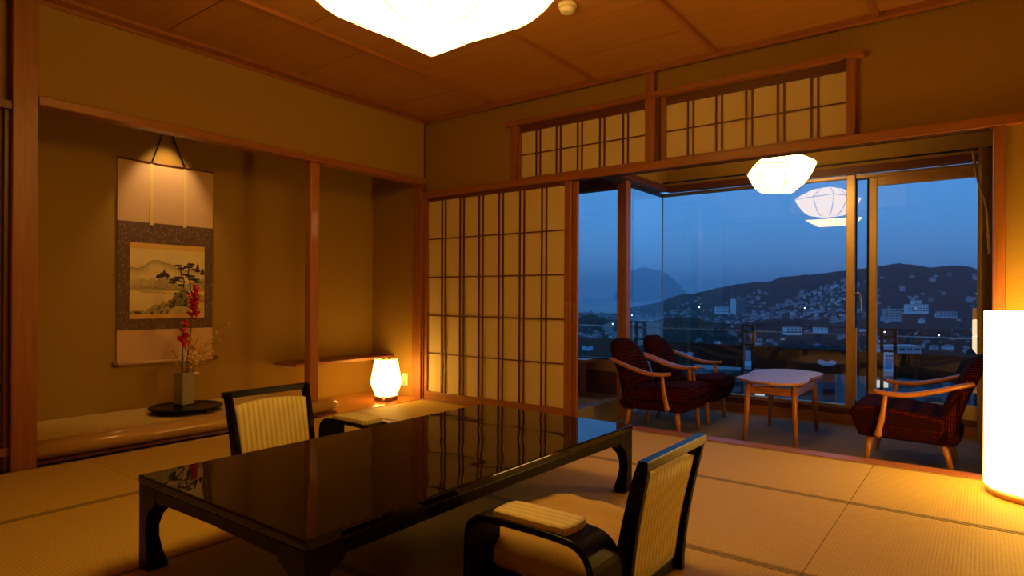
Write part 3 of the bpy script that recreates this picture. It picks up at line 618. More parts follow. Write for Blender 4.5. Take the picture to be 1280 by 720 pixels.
# ------------------------------------------------------------------ veranda armchairs
def armchair(w_=.29):
    A = empty('armchair', (0, 0, 0), cat='armchair', group='checked fabric easy chairs on the veranda')
    def slab(name, prof, hw, crown=.02, bev=.03):
        bm = bmesh.new(); n = 8; rows = []
        for k in range(n + 1):
            y = -hw + 2 * hw * k / n; q = 1 - crown * abs(2 * k / n - 1) ** 3
            cx_ = sum(p[0] for p in prof) / len(prof); cz = sum(p[1] for p in prof) / len(prof)
            rows.append([bm.verts.new((cx_ + (a - cx_) * q, y, cz + (b - cz) * q)) for a, b in prof])
        m_ = len(prof)
        for a, b in zip(rows, rows[1:]):
            for i in range(m_): bm.faces.new((a[i], a[(i + 1) % m_], b[(i + 1) % m_], b[i]))
        bm.faces.new(rows[0]); bm.faces.new(rows[-1]); return mesh(name, bm, 'check_wool', A, smooth=True, bevel=bev, seg=4)
    slab('seat_cushion', [(.315, .345), (.30, .395), (.15, .40), (-.15, .365), (-.215, .35), (-.215, .255), (.30, .26)], w_ - .035, bev=.025)
    slab('seat_frame', [(.295, .27), (.265, .195), (-.26, .185), (-.30, .24), (-.24, .28), (.2, .28)], w_ - .045, bev=.012)
    # back: rounded top
    bm = bmesh.new(); n = 10; rows = []
    for k in range(13):
        t_ = k / 12; z = .22 + .515 * t_; x = -.20 - .20 * t_ + .03 * math.sin(math.pi * t_); hw = (w_ - .03) * (1 - .10 * t_) * (1 if t_ < .72 else max(.1, math.cos((t_ - .72) / .28 * 1.32)) ** .6); th = .065 * (1 - .25 * t_) * (1 if t_ < .93 else .7)
        ring = []
        for i in range(20):
            a = 2 * math.pi * i / 20; ca, sa = math.cos(a), math.sin(a)
            ring.append(bm.verts.new((x + th * math.copysign(abs(ca) ** .6, ca), hw * math.copysign(abs(sa) ** .45, sa), z)))
        rows.append(ring)
    for a, b in zip(rows, rows[1:]):
        for i in range(20): bm.faces.new((a[i], a[(i + 1) % 20], b[(i + 1) % 20], b[i]))
    bm.faces.new(rows[0]); bm.faces.new(rows[-1]); mesh('backrest', bm, 'check_wool', A, smooth=True, bevel=0)
    for s in (-1, 1):
        y = s * (w_ - .01)
        pts = curve([(-.355, y - s * .01, .585), (-.28, y, .565), (-.16, y + s * .006, .525), (-.03, y + s * .01, .492), (.06, y + s * .006, .486), (.13, y - s * .005, .490), (.172, y - s * .02, .498)], 5)
        n = len(pts); sz = [(.018 + .015 * math.sin(math.pi * min(1, .15 + i / n)) , .0135 + .004 * math.sin(math.pi * i / n)) for i in range(n)]; sz[-1] = (.012, .004); sz[0] = (.012, .01)
        rod('armrest', pts, sz, 'chair_wood_x', A, n=10)
        rod('arm_support', curve([(.105, y, .485), (.112, y, .42), (.125, y, .33), (.145, y - s * .004, .23), (.15, y - s * .008, .212)], 4), [(.014, .015)] * 4 + [(.015, .016)] * 4 + [(.016, .019)] * 4 + [(.018, .023)] * 4 + [(.013, .016)], 'chair_wood_z', A, n=10, upv=(1, 0, 0))
        rod('leg', [(.20, s * (w_ - .085), .20), (.22, s * (w_ - .08), 0)], [(.022, .022), (.013, .013)], 'chair_wood_z', A, n=12, upv=(1, 0, 0)); rod('leg', [(-.20, s * (w_ - .085), .20), (-.25, s * (w_ - .08), 0)], [(.022, .022), (.013, .013)], 'chair_wood_z', A, n=12, upv=(1, 0, 0))
    return A
a1 = armchair(); a1.location = (2.165, .62, VZ); a1['label'] = 'dark checked armchair with wooden arms, nearest on the left of the coffee table'
a2 = copy_tree(a1); a2.location = (2.165, 1.265, VZ); a2['label'] = 'dark checked armchair behind the nearer left one, close to the window'
a3 = armchair(.34); a3.location = (3.885, .68, VZ); a3.rotation_euler = (0, 0, math.pi); a3['label'] = 'reddish checked armchair beside the tall floor lamp, facing left'

# coffee table
ct = empty('coffee_table', (3.0, .99, VZ), label='small wooden coffee table with a wavy pinwheel top', cat='table')
OUT = [(2.734, 0.753), (2.742, 0.995), (2.715, 1.293), (2.744, 1.424), (2.808, 1.525), (2.878, 1.583), (2.964, 1.605), (3.058, 1.58), (3.155, 1.529), (3.234, 1.423), (3.235, 1.244), (3.215, 1.041), (3.24, 0.818), (3.229, 0.70), (3.153, 0.59), (3.058, 0.556), (2.948, 0.575), (2.84, 0.63)]
oc = curve([(x, y, 0) for x, y in OUT] + [(OUT[0][0], OUT[0][1], 0)], 4)[:-1]
wood('table_top_wood', (.50, .27, .13), 'x', rough=.34, contrast=.15, coat=.12)
bm = bmesh.new(); rr = []
for k, z in ((.93, .452), (.985, .458), (1.0, .470), (.995, .477)): rr.append([bm.verts.new(((p.x - 3.0) * k, (p.y - 1.075) * k + .02, z)) for p in oc])
for a, b in zip(rr, rr[1:]):
    for i in range(len(a)): bm.faces.new((a[i], a[(i + 1) % len(a)], b[(i + 1) % len(a)], b[i]))
bm.faces.new(rr[0]); bm.faces.new(rr[-1]); mesh('tabletop', bm, 'table_top_wood', ct)
for sx_ in (-1, 1):
    for sy_ in (-1, 1): rod('leg', [(sx_ * .165, sy_ * .33, .452), (sx_ * .172, sy_ * .34, .25), (sx_ * .185, sy_ * .355, 0)], [(.021, .021), (.02, .02), (.013, .013)], 'chair_wood_z', ct, n=14, upv=(1, 0, 0))
for s in (-1, 1):
    bm = bmesh.new(); addbox(bm, (-.15, .15), (s * .333 - .01, s * .333 + .01), (.365, .425)); mesh('apron', bm, 'chair_wood_x', ct, bevel=.003)
    bm = bmesh.new(); addbox(bm, (s * .168 - .01, s * .168 + .01), (-.32, .32), (.365, .425)); mesh('apron', bm, 'chair_wood_y', ct, bevel=.003)
bm = bmesh.new(); addbox(bm, (-.15, .15), (-.02, .02), (.43, .452)); mesh('cleat', bm, 'dark_wood_x', ct)

# ------------------------------------------------------------------ hanging scroll
SX = NB + .008
sc_ = empty('hanging_scroll', (SX, -2.03, .46), label='tall hanging scroll with an ink landscape on the alcove wall', cat='hanging scroll')
def strip(name, y, z, mat, t0, t1, parent=sc_): return box(name, (SX + t0, SX + t1), y, z, mat, parent)
ys_ = (-2.383, -1.682)
strip('top_silk', ys_, (1.515, 1.965), 'scroll_silk', 0, .003); strip('brocade_panel', ys_, (.712, 1.515), 'brocade', 0, .003); strip('lower_silk', ys_, (.475, .712), 'scroll_silk', 0, .003)
strip('gold_band', (-2.300, -1.748), (1.318, 1.36), 'gold_strip', .003, .0042); strip('gold_band', (-2.300, -1.748), (.795, .828), 'gold_strip', .003, .0042)
for y in (-2.15, -1.905): strip('hanging_ribbon', (y - .013, y + .013), (1.50, 1.968), 'ribbon_silk', .004, .0065); strip('ribbon_tip', (y - .011, y + .011), (1.485, 1.50), 'roller_wood', .004, .007)
rod('top_bar', [(.004, -.355, 1.508), (.004, .352, 1.508)], (.007, .007), 'roller_wood', sc_, n=10)
rol_ = rod('bottom_roller', [(.014, -.352, .008), (.014, .348, .008)], (.013, .013), 'scroll_silk', sc_, n=14)
for s in (-1, 1): lathe('roller_knob', [(.014, 0), (.019, .004), (.019, .028), (.013, .034)], 'roller_wood', rol_, n=16, loc=(.014, -.352 if s < 0 else .348, .008)).rotation_euler = (R(90) * s * -1, 0, 0)
rod('hanging_cord', [(.006, -.12, 1.512), (.004, -.045, 1.735), (.004, -.02, 1.80), (.004, .005, 1.80), (.004, .03, 1.735), (.006, .125, 1.512)], (.0045, .0045), 'cord_black', sc_, n=6)
rod('cord_loose_end', [(.008, .035, 1.75), (.011, .03, 1.70), (.010, .04, 1.672)], (.005, .005), 'cord_black', sc_, n=6)
# ink landscape: a printed picture, colour computed per vertex on a flat sheet
def painting():
    NX, NZ = 230, 205; y0, y1, z0, z1 = -2.300, -1.748, .828, 1.318
    paper = Vector((.78, .64, .26)); ink = Vector((.022, .016, .008))
    dark = [[0.0] * (NX + 1) for _ in range(NZ + 1)]
    N = lambda x, y, s, k=0: noise.noise(Vector((x * s, y * s, k)))
    def fbm(x, y, s, k=0): return N(x, y, s, k) + .5 * N(x, y, s * 2.1, k + 3) + .25 * N(x, y, s * 4.3, k + 7)
    def ridge(x, c, w_, h, base): return base + h * math.exp(-((x - c) / w_) ** 2)
    for j in range(NZ + 1):
        v = j / NZ
        for i in range(NX + 1):
            u = i / NX; d_ = 0
            # far mountains
            r1 = .70 + .14 * math.exp(-((u - .33) / .14) ** 2) + .06 * math.exp(-((u - .52) / .09) ** 2) + .02 * fbm(u, 0, 14)
            if v < r1 and v > .55: d_ = max(d_, .42 * math.exp(-(r1 - v) / .05) + .10 * max(0, fbm(u, v, 16, 2)))
            # misty hill in the middle
            r2 = .44 + .16 * math.exp(-((u - .45) / .14) ** 2) + .12 * math.exp(-((u - .98) / .2) ** 2) + .035 * fbm(u, 1, 30)
            if .36 < v < r2: d_ = max(d_, .26 + .35 * max(0, fbm(u, v, 26, 5)))
            r3 = .5 + .04 * fbm(u, 3, 12)
            if u < .42 and .42 < v < r3 + .04: d_ = max(d_, .16 + .12 * fbm(u, v, 10, 8))
            # shore lines
            for q, a_ in ((.40, .5), (.375, .35), (.335, .45)):
                if abs(v - q - .012 * math.sin(u * 9) - .01 * fbm(u, q, 8)) < .004 and .12 < u < .75: d_ = max(d_, a_)
            # foreground scrub
            r4 = .05 + .30 * math.exp(-((u - .68) / .17) ** 2) + .10 * math.exp(-((u - .40) / .16) ** 2) + .26 * math.exp(-((u - 1.02) / .22) ** 2) + .05 * fbm(u, 9, 18)
            if v < r4: d_ = max(d_, .30 + .75 * max(0, fbm(u, v, 20, 11)) + (.25 if .5 < u < .8 and v > .1 else 0))
            # pale boulders
            for cx_, cy_, rx, ry in ((.66, -.02, .17, .15), (.90, .06, .16, .15)):
                e = ((u - cx_) / rx) ** 2 + ((v - cy_) / ry) ** 2
                if e < 1: d_ = .10 + .25 * e ** 6 + .12 * max(0, fbm(u, v, 22, 15)); 
                elif e < 1.08: d_ = .8
            d_ += .04 * fbm(u, v, 5, 20) + .10 * max(0, 1 - v * 5) * .4
            dark[j][i] = min(1, max(0, d_))
    def blob(cx_, cy_, rx, ry, a_, rough=.5):
        for j in range(max(0, int((cy_ - ry * 1.3) * NZ)), min(NZ, int((cy_ + ry * 1.3) * NZ)) + 1):
            for i in range(max(0, int((cx_ - rx * 1.3) * NX)), min(NX, int((cx_ + rx * 1.3) * NX)) + 1):
                u, v = i / NX, j / NZ; e = ((u - cx_) / rx) ** 2 + ((v - cy_) / ry) ** 2 + rough * N(u, v, 60, 30)
                if e < 1: dark[j][i] = max(dark[j][i], a_)
    # pine with layered foliage and crooked trunk
    for x, y, rx, ry in ((.63, .76, .06, .020), (.67, .72, .05, .018), (.80, .79, .055, .022), (.77, .745, .07, .02), (.86, .71, .06, .016), (.64, .57, .08, .022), (.58, .535, .07, .022), (.55, .495, .06, .018), (.80, .60, .07, .02), (.85, .55, .08, .02), (.90, .51, .06, .016), (.67, .45, .05, .02), (.74, .62, .06, .018)): blob(x, y, rx, ry, .95)
    for seg in (((.70, .42), (.71, .52), (.67, .62), (.66, .70)), ((.80, .38), (.79, .52), (.76, .62), (.78, .74)), ((.72, .5), (.60, .54)), ((.77, .55), (.88, .53))):
        for (ax, ay), (bx__, by) in zip(seg, seg[1:]):
            for k in range(12): blob(ax + (bx__ - ax) * k / 11, ay + (by - ay) * k / 11, .009, .010, .85, .1)
    for x, y, h in ((.44, .60, .09), (.40, .585, .06), (.48, .59, .05), (.90, .68, .13), (.97, .64, .10), (.36, .57, .05)):
        for k in range(8): blob(x, y + h * k / 8, .032 * (1 - k / 8) + .004, .014, .78, .6)
    for k in range(14): x = .15 + .02 * k; blob(x, .335, .006, .008, .5, 0)
    bm = bmesh.new(); grid = [[bm.verts.new((.0045, y0 + (y1 - y0) * i / NX + 2.03, z0 + (z1 - z0) * j / NZ - .46)) for i in range(NX + 1)] for j in range(NZ + 1)]
    for j in range(NZ):
        for i in range(NX): bm.faces.new((grid[j][i], grid[j][i + 1], grid[j + 1][i + 1], grid[j + 1][i]))
    o = mesh('ink_painting', bm, 'ink_painting', sc_, smooth=True)
    at = o.data.color_attributes.new('Col', 'FLOAT_COLOR', 'POINT'); buf = []
    for j in range(NZ + 1):
        for i in range(NX + 1):
            c = paper.lerp(ink, min(1, dark[j][i] * 1.25 + .02) ** .8); buf += [c.x, c.y, c.z, 1]
    at.data.foreach_set('color', buf)
painting()

# ------------------------------------------------------------------ tray, vase, flowers
tr = empty('oval_tray', (-.345, -2.07, .128), label='flat black lacquer display tray under the flower vase', cat='tray')
lathe('tray_top', [(.12, .022), (.225, .022), (.24, .030), (.244, .040), (.238, .044), (.225, .038), (.05, .036)], 'black_lacquer', tr, n=48)
for k in range(3):
    a = 2 * math.pi * k / 3 + .4; lathe('tray_foot', [(.018, 0), (.02, .01), (.016, .024)], 'black_lacquer', tr, n=14, loc=(.15 * math.cos(a), .15 * math.sin(a), 0))
va = empty('flower_vase', (-.43, -2.045, .166), R(12), label='square grey-green ceramic vase on the black tray', cat='vase')
bm = bmesh.new(); rg = []
for k, z in ((.046, 0), (.050, .01), (.052, .12), (.050, .232), (.052, .24), (.043, .24), (.041, .20)):
    rg.append([bm.verts.new((a * k, b * k, z)) for a, b in ((-1, -1), (1, -1), (1, 1), (-1, 1))])
for a, b in zip(rg, rg[1:]):
    for i in range(4): bm.faces.new((a[i], a[(i + 1) % 4], b[(i + 1) % 4], b[i]))
bm.faces.new(rg[0]); bm.faces.new(rg[-1]); mesh('body', bm, 'vase_glaze', va, bevel=.005)
def petal(bm, c, d_, l, w_, cup=.3):
    d_ = Vector(d_).normalized(); s = d_.cross(Vector((.2, .3, 1))).normalized(); u = s.cross(d_); c = Vector(c); g = []
    for k in range(5):
        t_ = k / 4; hw = w_ * math.sin(math.pi * (.12 + .80 * t_)) ** .8; b = c + d_ * l * t_ + u * cup * l * (t_ ** 2)
        g.append([bm.verts.new(b + s * hw * q + u * (abs(q) * hw * .4)) for q in (-1, 0, 1)])
    for a, b in zip(g, g[1:]):
        for i in range(2): bm.faces.new((a[i], a[i + 1], b[i + 1], b[i]))
rnd = random.Random(3)
def gladiolus(loc, stem, blooms, label):
    G = empty('gladiolus', loc, label=label, cat='flower', group='red gladiolus stems in the vase')
    rod('stem', curve(stem, 5), (.0045, .0045), 'stem_green', G, n=6)
    for (y, z, r) in blooms:
        bm = bmesh.new(); x = .01 + rnd.uniform(-.01, .01)
        for k in range(6):
            a = 2 * math.pi * k / 6 + rnd.random(); petal(bm, (x, y, z), (math.cos(a) * .5 + .5, math.sin(a), math.sin(a * 1.7) * .8 + .25), r, r * .42, .25)
        mesh('bloom', bm, 'petal_red', G, smooth=True)
    return G
gl = (-.43, -2.045, .40)
gladiolus(gl, [(0, .0, -.18), (.0, .015, .05), (.01, .04, .28), (.01, .06, .47)], [(.045, .41, .055), (.07, .42, .05), (.05, .46, .055), (.068, .48, .05), (.05, .51, .055), (.07, .53, .05), (.055, .56, .05), (.07, .59, .045), (.066, .625, .035)], 'tall red gladiolus, the higher of the two red stems')
gladiolus(gl, [(-.005, -.005, -.18), (0, -.01, .05), (0, -.012, .2), (0, -.01, .32)], [(-.015, .20, .05), (-.03, .23, .055), (.005, .24, .05), (-.01, .27, .05), (-.02, .30, .045), (0.0, .33, .04), (-.005, .37, .028)], 'shorter red gladiolus to the left of the tall one')
for i, (y, zt, lab) in enumerate(((-.02, .14, 'lower green gladiolus leaf blade rising from the vase, left'), (.02, .22, 'taller green leaf blade rising from the vase, right'))):
    L = empty('leaf_blade', gl, label=lab, cat='leaf'); rod('blade', [(.01, y * .4, -.15), (.012, y, 0), (.012, y * 1.3, zt)], [(.008, .002), (.009, .002), (.001, .001)], 'stem_green', L, n=6)
def spray(loc, stems, blooms, label, pm, cat='flower'):
    S = empty('orchid_spray', loc, label=label, cat=cat)
    for s in stems: rod('twig', curve(s, 5), (.0024, .0024), 'twig', S, n=5)
    bm = None
    for (y, z, r) in blooms:
        bm = bmesh.new(); x = rnd.uniform(0, .04)
        for k in range(4): a = 2 * math.pi * k / 4 + rnd.random(); petal(bm, (x, y, z), (.5, math.cos(a), math.sin(a)), r, r * .5)
        mesh('bloom', bm, 'petal_yellow', S, smooth=True)
bl = [(.02 + abs(rnd.gauss(0, .055)) * 1.3, .10 + rnd.gauss(0, .06) + .03, rnd.uniform(.015, .027)) for _ in range(44)]
spray(gl, [[(0, 0, -.18), (.01, .03, .03), (.02, .10, .12), (.02, .17, .15)], [(0, 0, -.18), (.01, .02, .04), (.02, .06, .18), (.02, .09, .26)], [(0, 0, -.18), (.01, .05, .02), (.02, .14, .05), (.02, .20, .06)]], bl, 'spray of small yellow orchid blooms at the vase mouth', 'petal_yellow')
spray(gl, [[(0, 0, -.18), (.01, .04, .06), (.02, .15, .20), (.02, .27, .33), (.02, .33, .36)], [(.02, .15, .2), (.02, .24, .22), (.02, .30, .30)]], [(.19, .25, .012), (.23, .29, .014), (.28, .335, .010), (.33, .36, .012), (.25, .23, .013), (.30, .30, .011), (.10, .13, .012)], 'thin twig with sparse yellow buds arching to the right', 'petal_yellow')
spray(gl, [[(0, 0, -.18), (0, -.02, .03), (.01, -.07, .14), (.01, -.11, .185)]], [(-.115, .18, .022), (-.085, .12, .010), (-.06, .075, .008)], 'thin twig with one yellow bloom leaning left', 'petal_yellow')

# ------------------------------------------------------------------ balcony rail
RY = 2.70
br = empty('balcony_railing', (1.9, RY, -.2), label='black balcony railing with cut-out panels outside the window', cat='railing')
rod('top_rail', [(-6, 0, .885), (4, 0, .885)], (.010, .006), 'rail_black', br, n=6); rod('cable', [(-6, 0, .818), (4, 0, .818)], (.005, .005), 'steel', br, n=6)
posts = [-2.9, -1.65, -.38, .88, 2.235, 3.55, 4.8]
for x in posts:
    for q in (-.055, .055): po_ = box('post', (x + q - .014, x + q + .014), (RY - .02, RY + .02), (-.2, .69), 'rail_black', br)
    box('tie_plate', (x - .03, x + .03), (RY - .003, RY + .003), (.30, .40), 'insert_acrylic', po_)
    for z in (.18, .46, .60, .665): box('cross_tie', (x - .041, x + .041), (RY - .012, RY + .012), (z, z + .02), 'rail_black', br)
for a, b in zip(posts, posts[1:]):
    x0, x1 = a + .07, b - .07; z0, z1 = .215, .455; hx_ = (x0 + x1) / 2 + (.12 if b > 3 else -.02); hz = .335
    bean = []
    for k in range(28):
        q = 2 * math.pi * k / 28; xx, zz = .088 * math.cos(q), .040 * math.sin(q)
        if zz > 0: zz = zz * .9 - .030 * math.exp(-(xx / .035) ** 2)
        bean.append((xx, zz - .006))
    outer = []
    for k in range(28):
        q = 2 * math.pi * k / 28; c_, s_ = math.cos(q), math.sin(q); hwL = (x0 - hx_) if c_ < 0 else (x1 - hx_); tt = min(abs(hwL / c_) if abs(c_) > 1e-6 else 99, abs((.12) / s_) if abs(s_) > 1e-6 else 99); outer.append((hx_ + c_ * tt, hz + s_ * tt))
    for k in range(28): pass
    # snap the nearest outer points to the panel corners
    for cxn, czn in ((x0, hz - .12), (x0, hz + .12), (x1, hz - .12), (x1, hz + .12)):
        i = min(range(28), key=lambda i: math.hypot(outer[i][0] - cxn, outer[i][1] - czn)); outer[i] = (cxn, czn)
    bm = bmesh.new()
    for yy in (-.004, .004):
        ov = [bm.verts.new((p - 1.9, yy, z + .2)) for p, z in outer]; iv = [bm.verts.new((hx_ + p - 1.9, yy, hz + z + .2)) for p, z in bean]
        for k in range(28): bm.faces.new((ov[k], ov[(k + 1) % 28], iv[(k + 1) % 28], iv[k]))
    cp_ = mesh('cutout_panel', bm, 'rail_black', br)
    prism('cutout_insert', [(hx_ + p - 1.9, hz + z + .2) for p, z in bean], (-.001, .001), 'insert_acrylic', cp_, axis='y')
box('balcony_floor', (-4.5, 5.6), (1.99, 2.75), (-.35, -.2), 'grey_stone', kind='structure')

# ------------------------------------------------------------------ landscape
def to_view(x, y):
    dx, dy = x - CAM.x, y - CAM.y; w_ = dx * fw.x + dy * fw.y; return 640 + F * (dx * rt0.x + dy * rt0.y) / max(w_, 1), w_
def from_view(px, w_):
    l = (px - 640) / F * w_; return CAM.x + fw.x * w_ + rt0.x * l, CAM.y + fw.y * w_ + rt0.y * l
RID = [(300, 402), (600, 400), (700, 398), (760, 397), (784, 390), (802, 383), (827, 377), (848, 368.5), (867, 367), (894, 360.5), (916, 356), (942, 352.5), (962, 352), (975, 347), (999, 345), (1027, 342), (1058, 338), (1071, 336), (1095, 334), (1113, 331), (1126, 329.5), (1148, 333), (1163, 334.5), (1192, 332), (1214, 334.5), (1224, 338), (1300, 345), (1500, 360), (1900, 380)]
def interp(tab, x):
    if x <= tab[0][0]: return tab[0][1]
    for (a, b), (c, d_) in zip(tab, tab[1:]):
        if x <= c: return b + (d_ - b) * (x - a) / (c - a)
    return tab[-1][1]
def sstep(a, b, x): t_ = min(1, max(0, (x - a) / (b - a))); return t_ * t_ * (3 - 2 * t_)
LOW = -82.0
def ground(x, y):
    px, w_ = to_view(x, y)
    wr = interp([(700, 4200), (800, 3600), (900, 3000), (1050, 2600), (1300, 2300)], px); wb = interp([(700, 3600), (800, 2900), (930, 1900), (1050, 1300), (1300, 1000)], px)
    zr = CAM.z + (371.5 + (px - 640) * math.tan(ROLL) - interp(RID, px)) * wr / F
    g = LOW + (CAM.z - 30 - LOW) * (1 - sstep(60, 1000, w_))
    h = g + (zr - LOW) * sstep(wb, wr, w_) if w_ < wr else zr - (zr - LOW) * .8 * sstep(wr, wr + 2500, w_)
    for cpx, cw, rp, rw, hh in ((850, 1250, 70, 260, 34), (738, 1500, 26, 200, 26), (985, 1500, 60, 220, 22), (1160, 1000, 90, 260, 26), (1060, 1150, 60, 200, 14)):
        h += hh * math.exp(-((px - cpx) / rp) ** 2 - ((w_ - cw) / rw) ** 2)
    h += (4 * noise.noise(Vector((x / 120, y / 120, 0))) + 9 * noise.noise(Vector((x / 420, y / 420, 5))) * sstep(wb, wb + 500, w_)) * sstep(150, 500, w_) * (1 - .8 * sstep(wr * .9, wr, w_))
    if sstep(wb, wr, w_) > .1: h += 5.0 * noise.noise(Vector((x / 45, y / 45, 2)))
    return h
bm = bmesh.new(); ws = [40 * (4400 / 40) ** (k / 110) for k in range(111)] + [4800, 5400]; pxs = [500 + 5 * k for k in range(190)]
g = [[bm.verts.new((*(p := from_view(px, w_)), ground(*p))) for px in pxs] for w_ in ws]
for a, b in zip(g, g[1:]):
    for i in range(len(pxs) - 1): bm.faces.new((a[i], a[i + 1], b[i + 1], b[i]))
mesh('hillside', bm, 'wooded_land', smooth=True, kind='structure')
bm = bmesh.new(); q = [bm.verts.new((*from_view(px, w_), LOW - 3)) for px, w_ in ((-2500, 1200), (3500, 1200), (3500, 30000), (-2500, 30000))]; bm.faces.new(q); mesh('sea', bm, 'sea_water', kind='structure')
# far mountain across the bay
bm = bmesh.new(); FM = [(735, 392), (760, 391), (770, 366), (782, 344), (792, 340), (802, 336.5), (812, 338.5), (822, 340), (834, 345), (848, 357), (864, 374), (885, 388), (930, 392)]
rows = []
for k, (f_, dw) in enumerate(((0, -1800), (.45, -900), (1, 0), (0.5, 900), (0, 1800))):
    row = []
    for i in range(50):
        px = 735 + 195 * i / 49; w_ = 23000 + dw; x, y = from_view(px, w_); zt = (375 - interp(FM, px)) * 23000 / F; z = LOW + (zt - LOW) * f_ + 25 * noise.noise(Vector((x / 500, y / 500, 1)))
        row.append(bm.verts.new((x, y, z if f_ else LOW - 4)))
    rows.append(row)
for a, b in zip(rows, rows[1:]):
    for i in range(49): bm.faces.new((a[i], a[i + 1], b[i + 1], b[i]))
mesh('far_mountain', bm, 'wooded_land', smooth=True, kind='structure')
# haze over the bay and town
def haze():
    bm = bmesh.new(); addbox(bm, (-32000, 24000), (120, 34000), (LOW - 30, 900)); o = mesh('evening_haze', bm, 'dark_slot', kind='structure')
    m_ = bpy.data.materials.new('haze'); m_.use_nodes = True; t_ = m_.node_tree; t_.nodes.clear(); oo = t_.nodes.new('ShaderNodeOutputMaterial'); v = t_.nodes.new('ShaderNodeVolumePrincipled')
    v.inputs['Color'].default_value = (.86, .92, 1.0, 1); v.inputs['Density'].default_value = 0.8e-4; v.inputs['Anisotropy'].default_value = 0.0; t_.links.new(v.outputs[0], oo.inputs['Volume'])
    o.data.materials.clear(); o.data.materials.append(m_)
haze()
# buildings
def house_mesh(wx_, dy, h, roof, floors, wall, roofm, lit, seed):
    r_ = random.Random(seed); bm = bmesh.new(); addbox(bm, (-wx_ / 2, wx_ / 2), (-dy / 2, dy / 2), (-6, h), 0)
    if roof > 0:
        o = .4; a = [bm.verts.new(p) for p in ((-wx_ / 2 - o, -dy / 2 - o, h), (wx_ / 2 + o, -dy / 2 - o, h), (wx_ / 2 + o, dy / 2 + o, h), (-wx_ / 2 - o, dy / 2 + o, h), (-wx_ / 2 * .6, 0, h + roof), (wx_ / 2 * .6, 0, h + roof))]
        for f_ in ((0, 1, 5, 4), (2, 3, 4, 5), (1, 2, 5), (3, 0, 4), (3, 2, 1, 0)): bm.faces.new([a[i] for i in f_]).material_index = 1
    else: addbox(bm, (-wx_ / 2 - .2, wx_ / 2 + .2), (-dy / 2 - .2, dy / 2 + .2), (h, h + .8), 1); addbox(bm, (-wx_ / 8, wx_ / 8), (-dy / 5, dy / 5), (h + .8, h + 3), 0)
    nw = max(2, int(wx_ / 3.2)); fh = h / floors
    for k in range(floors):
        for i in range(nw):
            x = -wx_ / 2 + (i + .5) * wx_ / nw; z = k * fh + fh * .35; mi = 3 if r_.random() < lit else 2
            addbox(bm, (x - wx_ / nw * .30, x + wx_ / nw * .30), (-dy / 2 - .08, -dy / 2 + .02), (z, z + fh * .42), mi)
    bmesh.ops.recalc_face_normals(bm, faces=bm.faces); me = bpy.data.meshes.new('building'); bm.to_mesh(me); bm.free()
    for q in (wall, roofm, 'dark_pane', 'lit_window'): me.materials.append(MATS[q])
    return me
HM = [house_mesh(11, 9, 5.5, 2.6, 2, 'house_wall', 'house_roof', .03, 1), house_mesh(14, 10, 6, 3, 2, 'house_wall_white', 'house_roof', .03, 2), house_mesh(10, 10, 5.5, 2.4, 2, 'house_wall_grey', 'house_roof_blue', .03, 3),
      house_mesh(18, 12, 11, 0, 4, 'house_wall_white', 'house_wall_grey', .03, 4), house_mesh(22, 12, 9, 0, 3, 'house_wall', 'house_wall', .03, 5), house_mesh(12, 9, 7, 2.5, 2, 'house_wall_white', 'house_roof_blue', .03, 6), house_mesh(15, 12, 18, 0, 6, 'house_wall_grey', 'house_wall_grey', .03, 7)]
rn = random.Random(11); spots = []
def scatter(n, pr, wr_, big=.12):
    for _ in range(n):
        px = rn.uniform(*pr); w_ = math.sqrt(rn.uniform(wr_[0] ** 2, wr_[1] ** 2)); x, y = from_view(px, w_); spots.append((w_, x, y, px, rn.random() < big, rn.random()))
scatter(330, (690, 800), (1500, 3500)); scatter(260, (780, 880), (1550, 2900)); scatter(160, (880, 960), (1700, 2500)); scatter(800, (930, 1070), (1550, 2150), .14); scatter(30, (870, 1070), (900, 1300), .1); scatter(60, (1060, 1230), (1250, 2050), .3); scatter(60, (1060, 1240), (750, 1100), .1); scatter(110, (700, 830), (950, 1500)); scatter(12, (860, 1240), (400, 640), .1)
spots.sort()
def clear_of(px, w_):
    for cpx, cw, rp, rw in ((850, 1250, 62, 240), (738, 1500, 24, 190)):
        if ((px - cpx) / rp) ** 2 + ((w_ - cw) / rw) ** 2 < 1: return False
    return True
kept = []
for s in spots:
    if clear_of(s[3], s[0]) and all((s[1] - q[1]) ** 2 + (s[2] - q[2]) ** 2 > 14 ** 2 for q in kept): kept.append(s)
spots = kept
rest = bmesh.new()
n_ind = 0
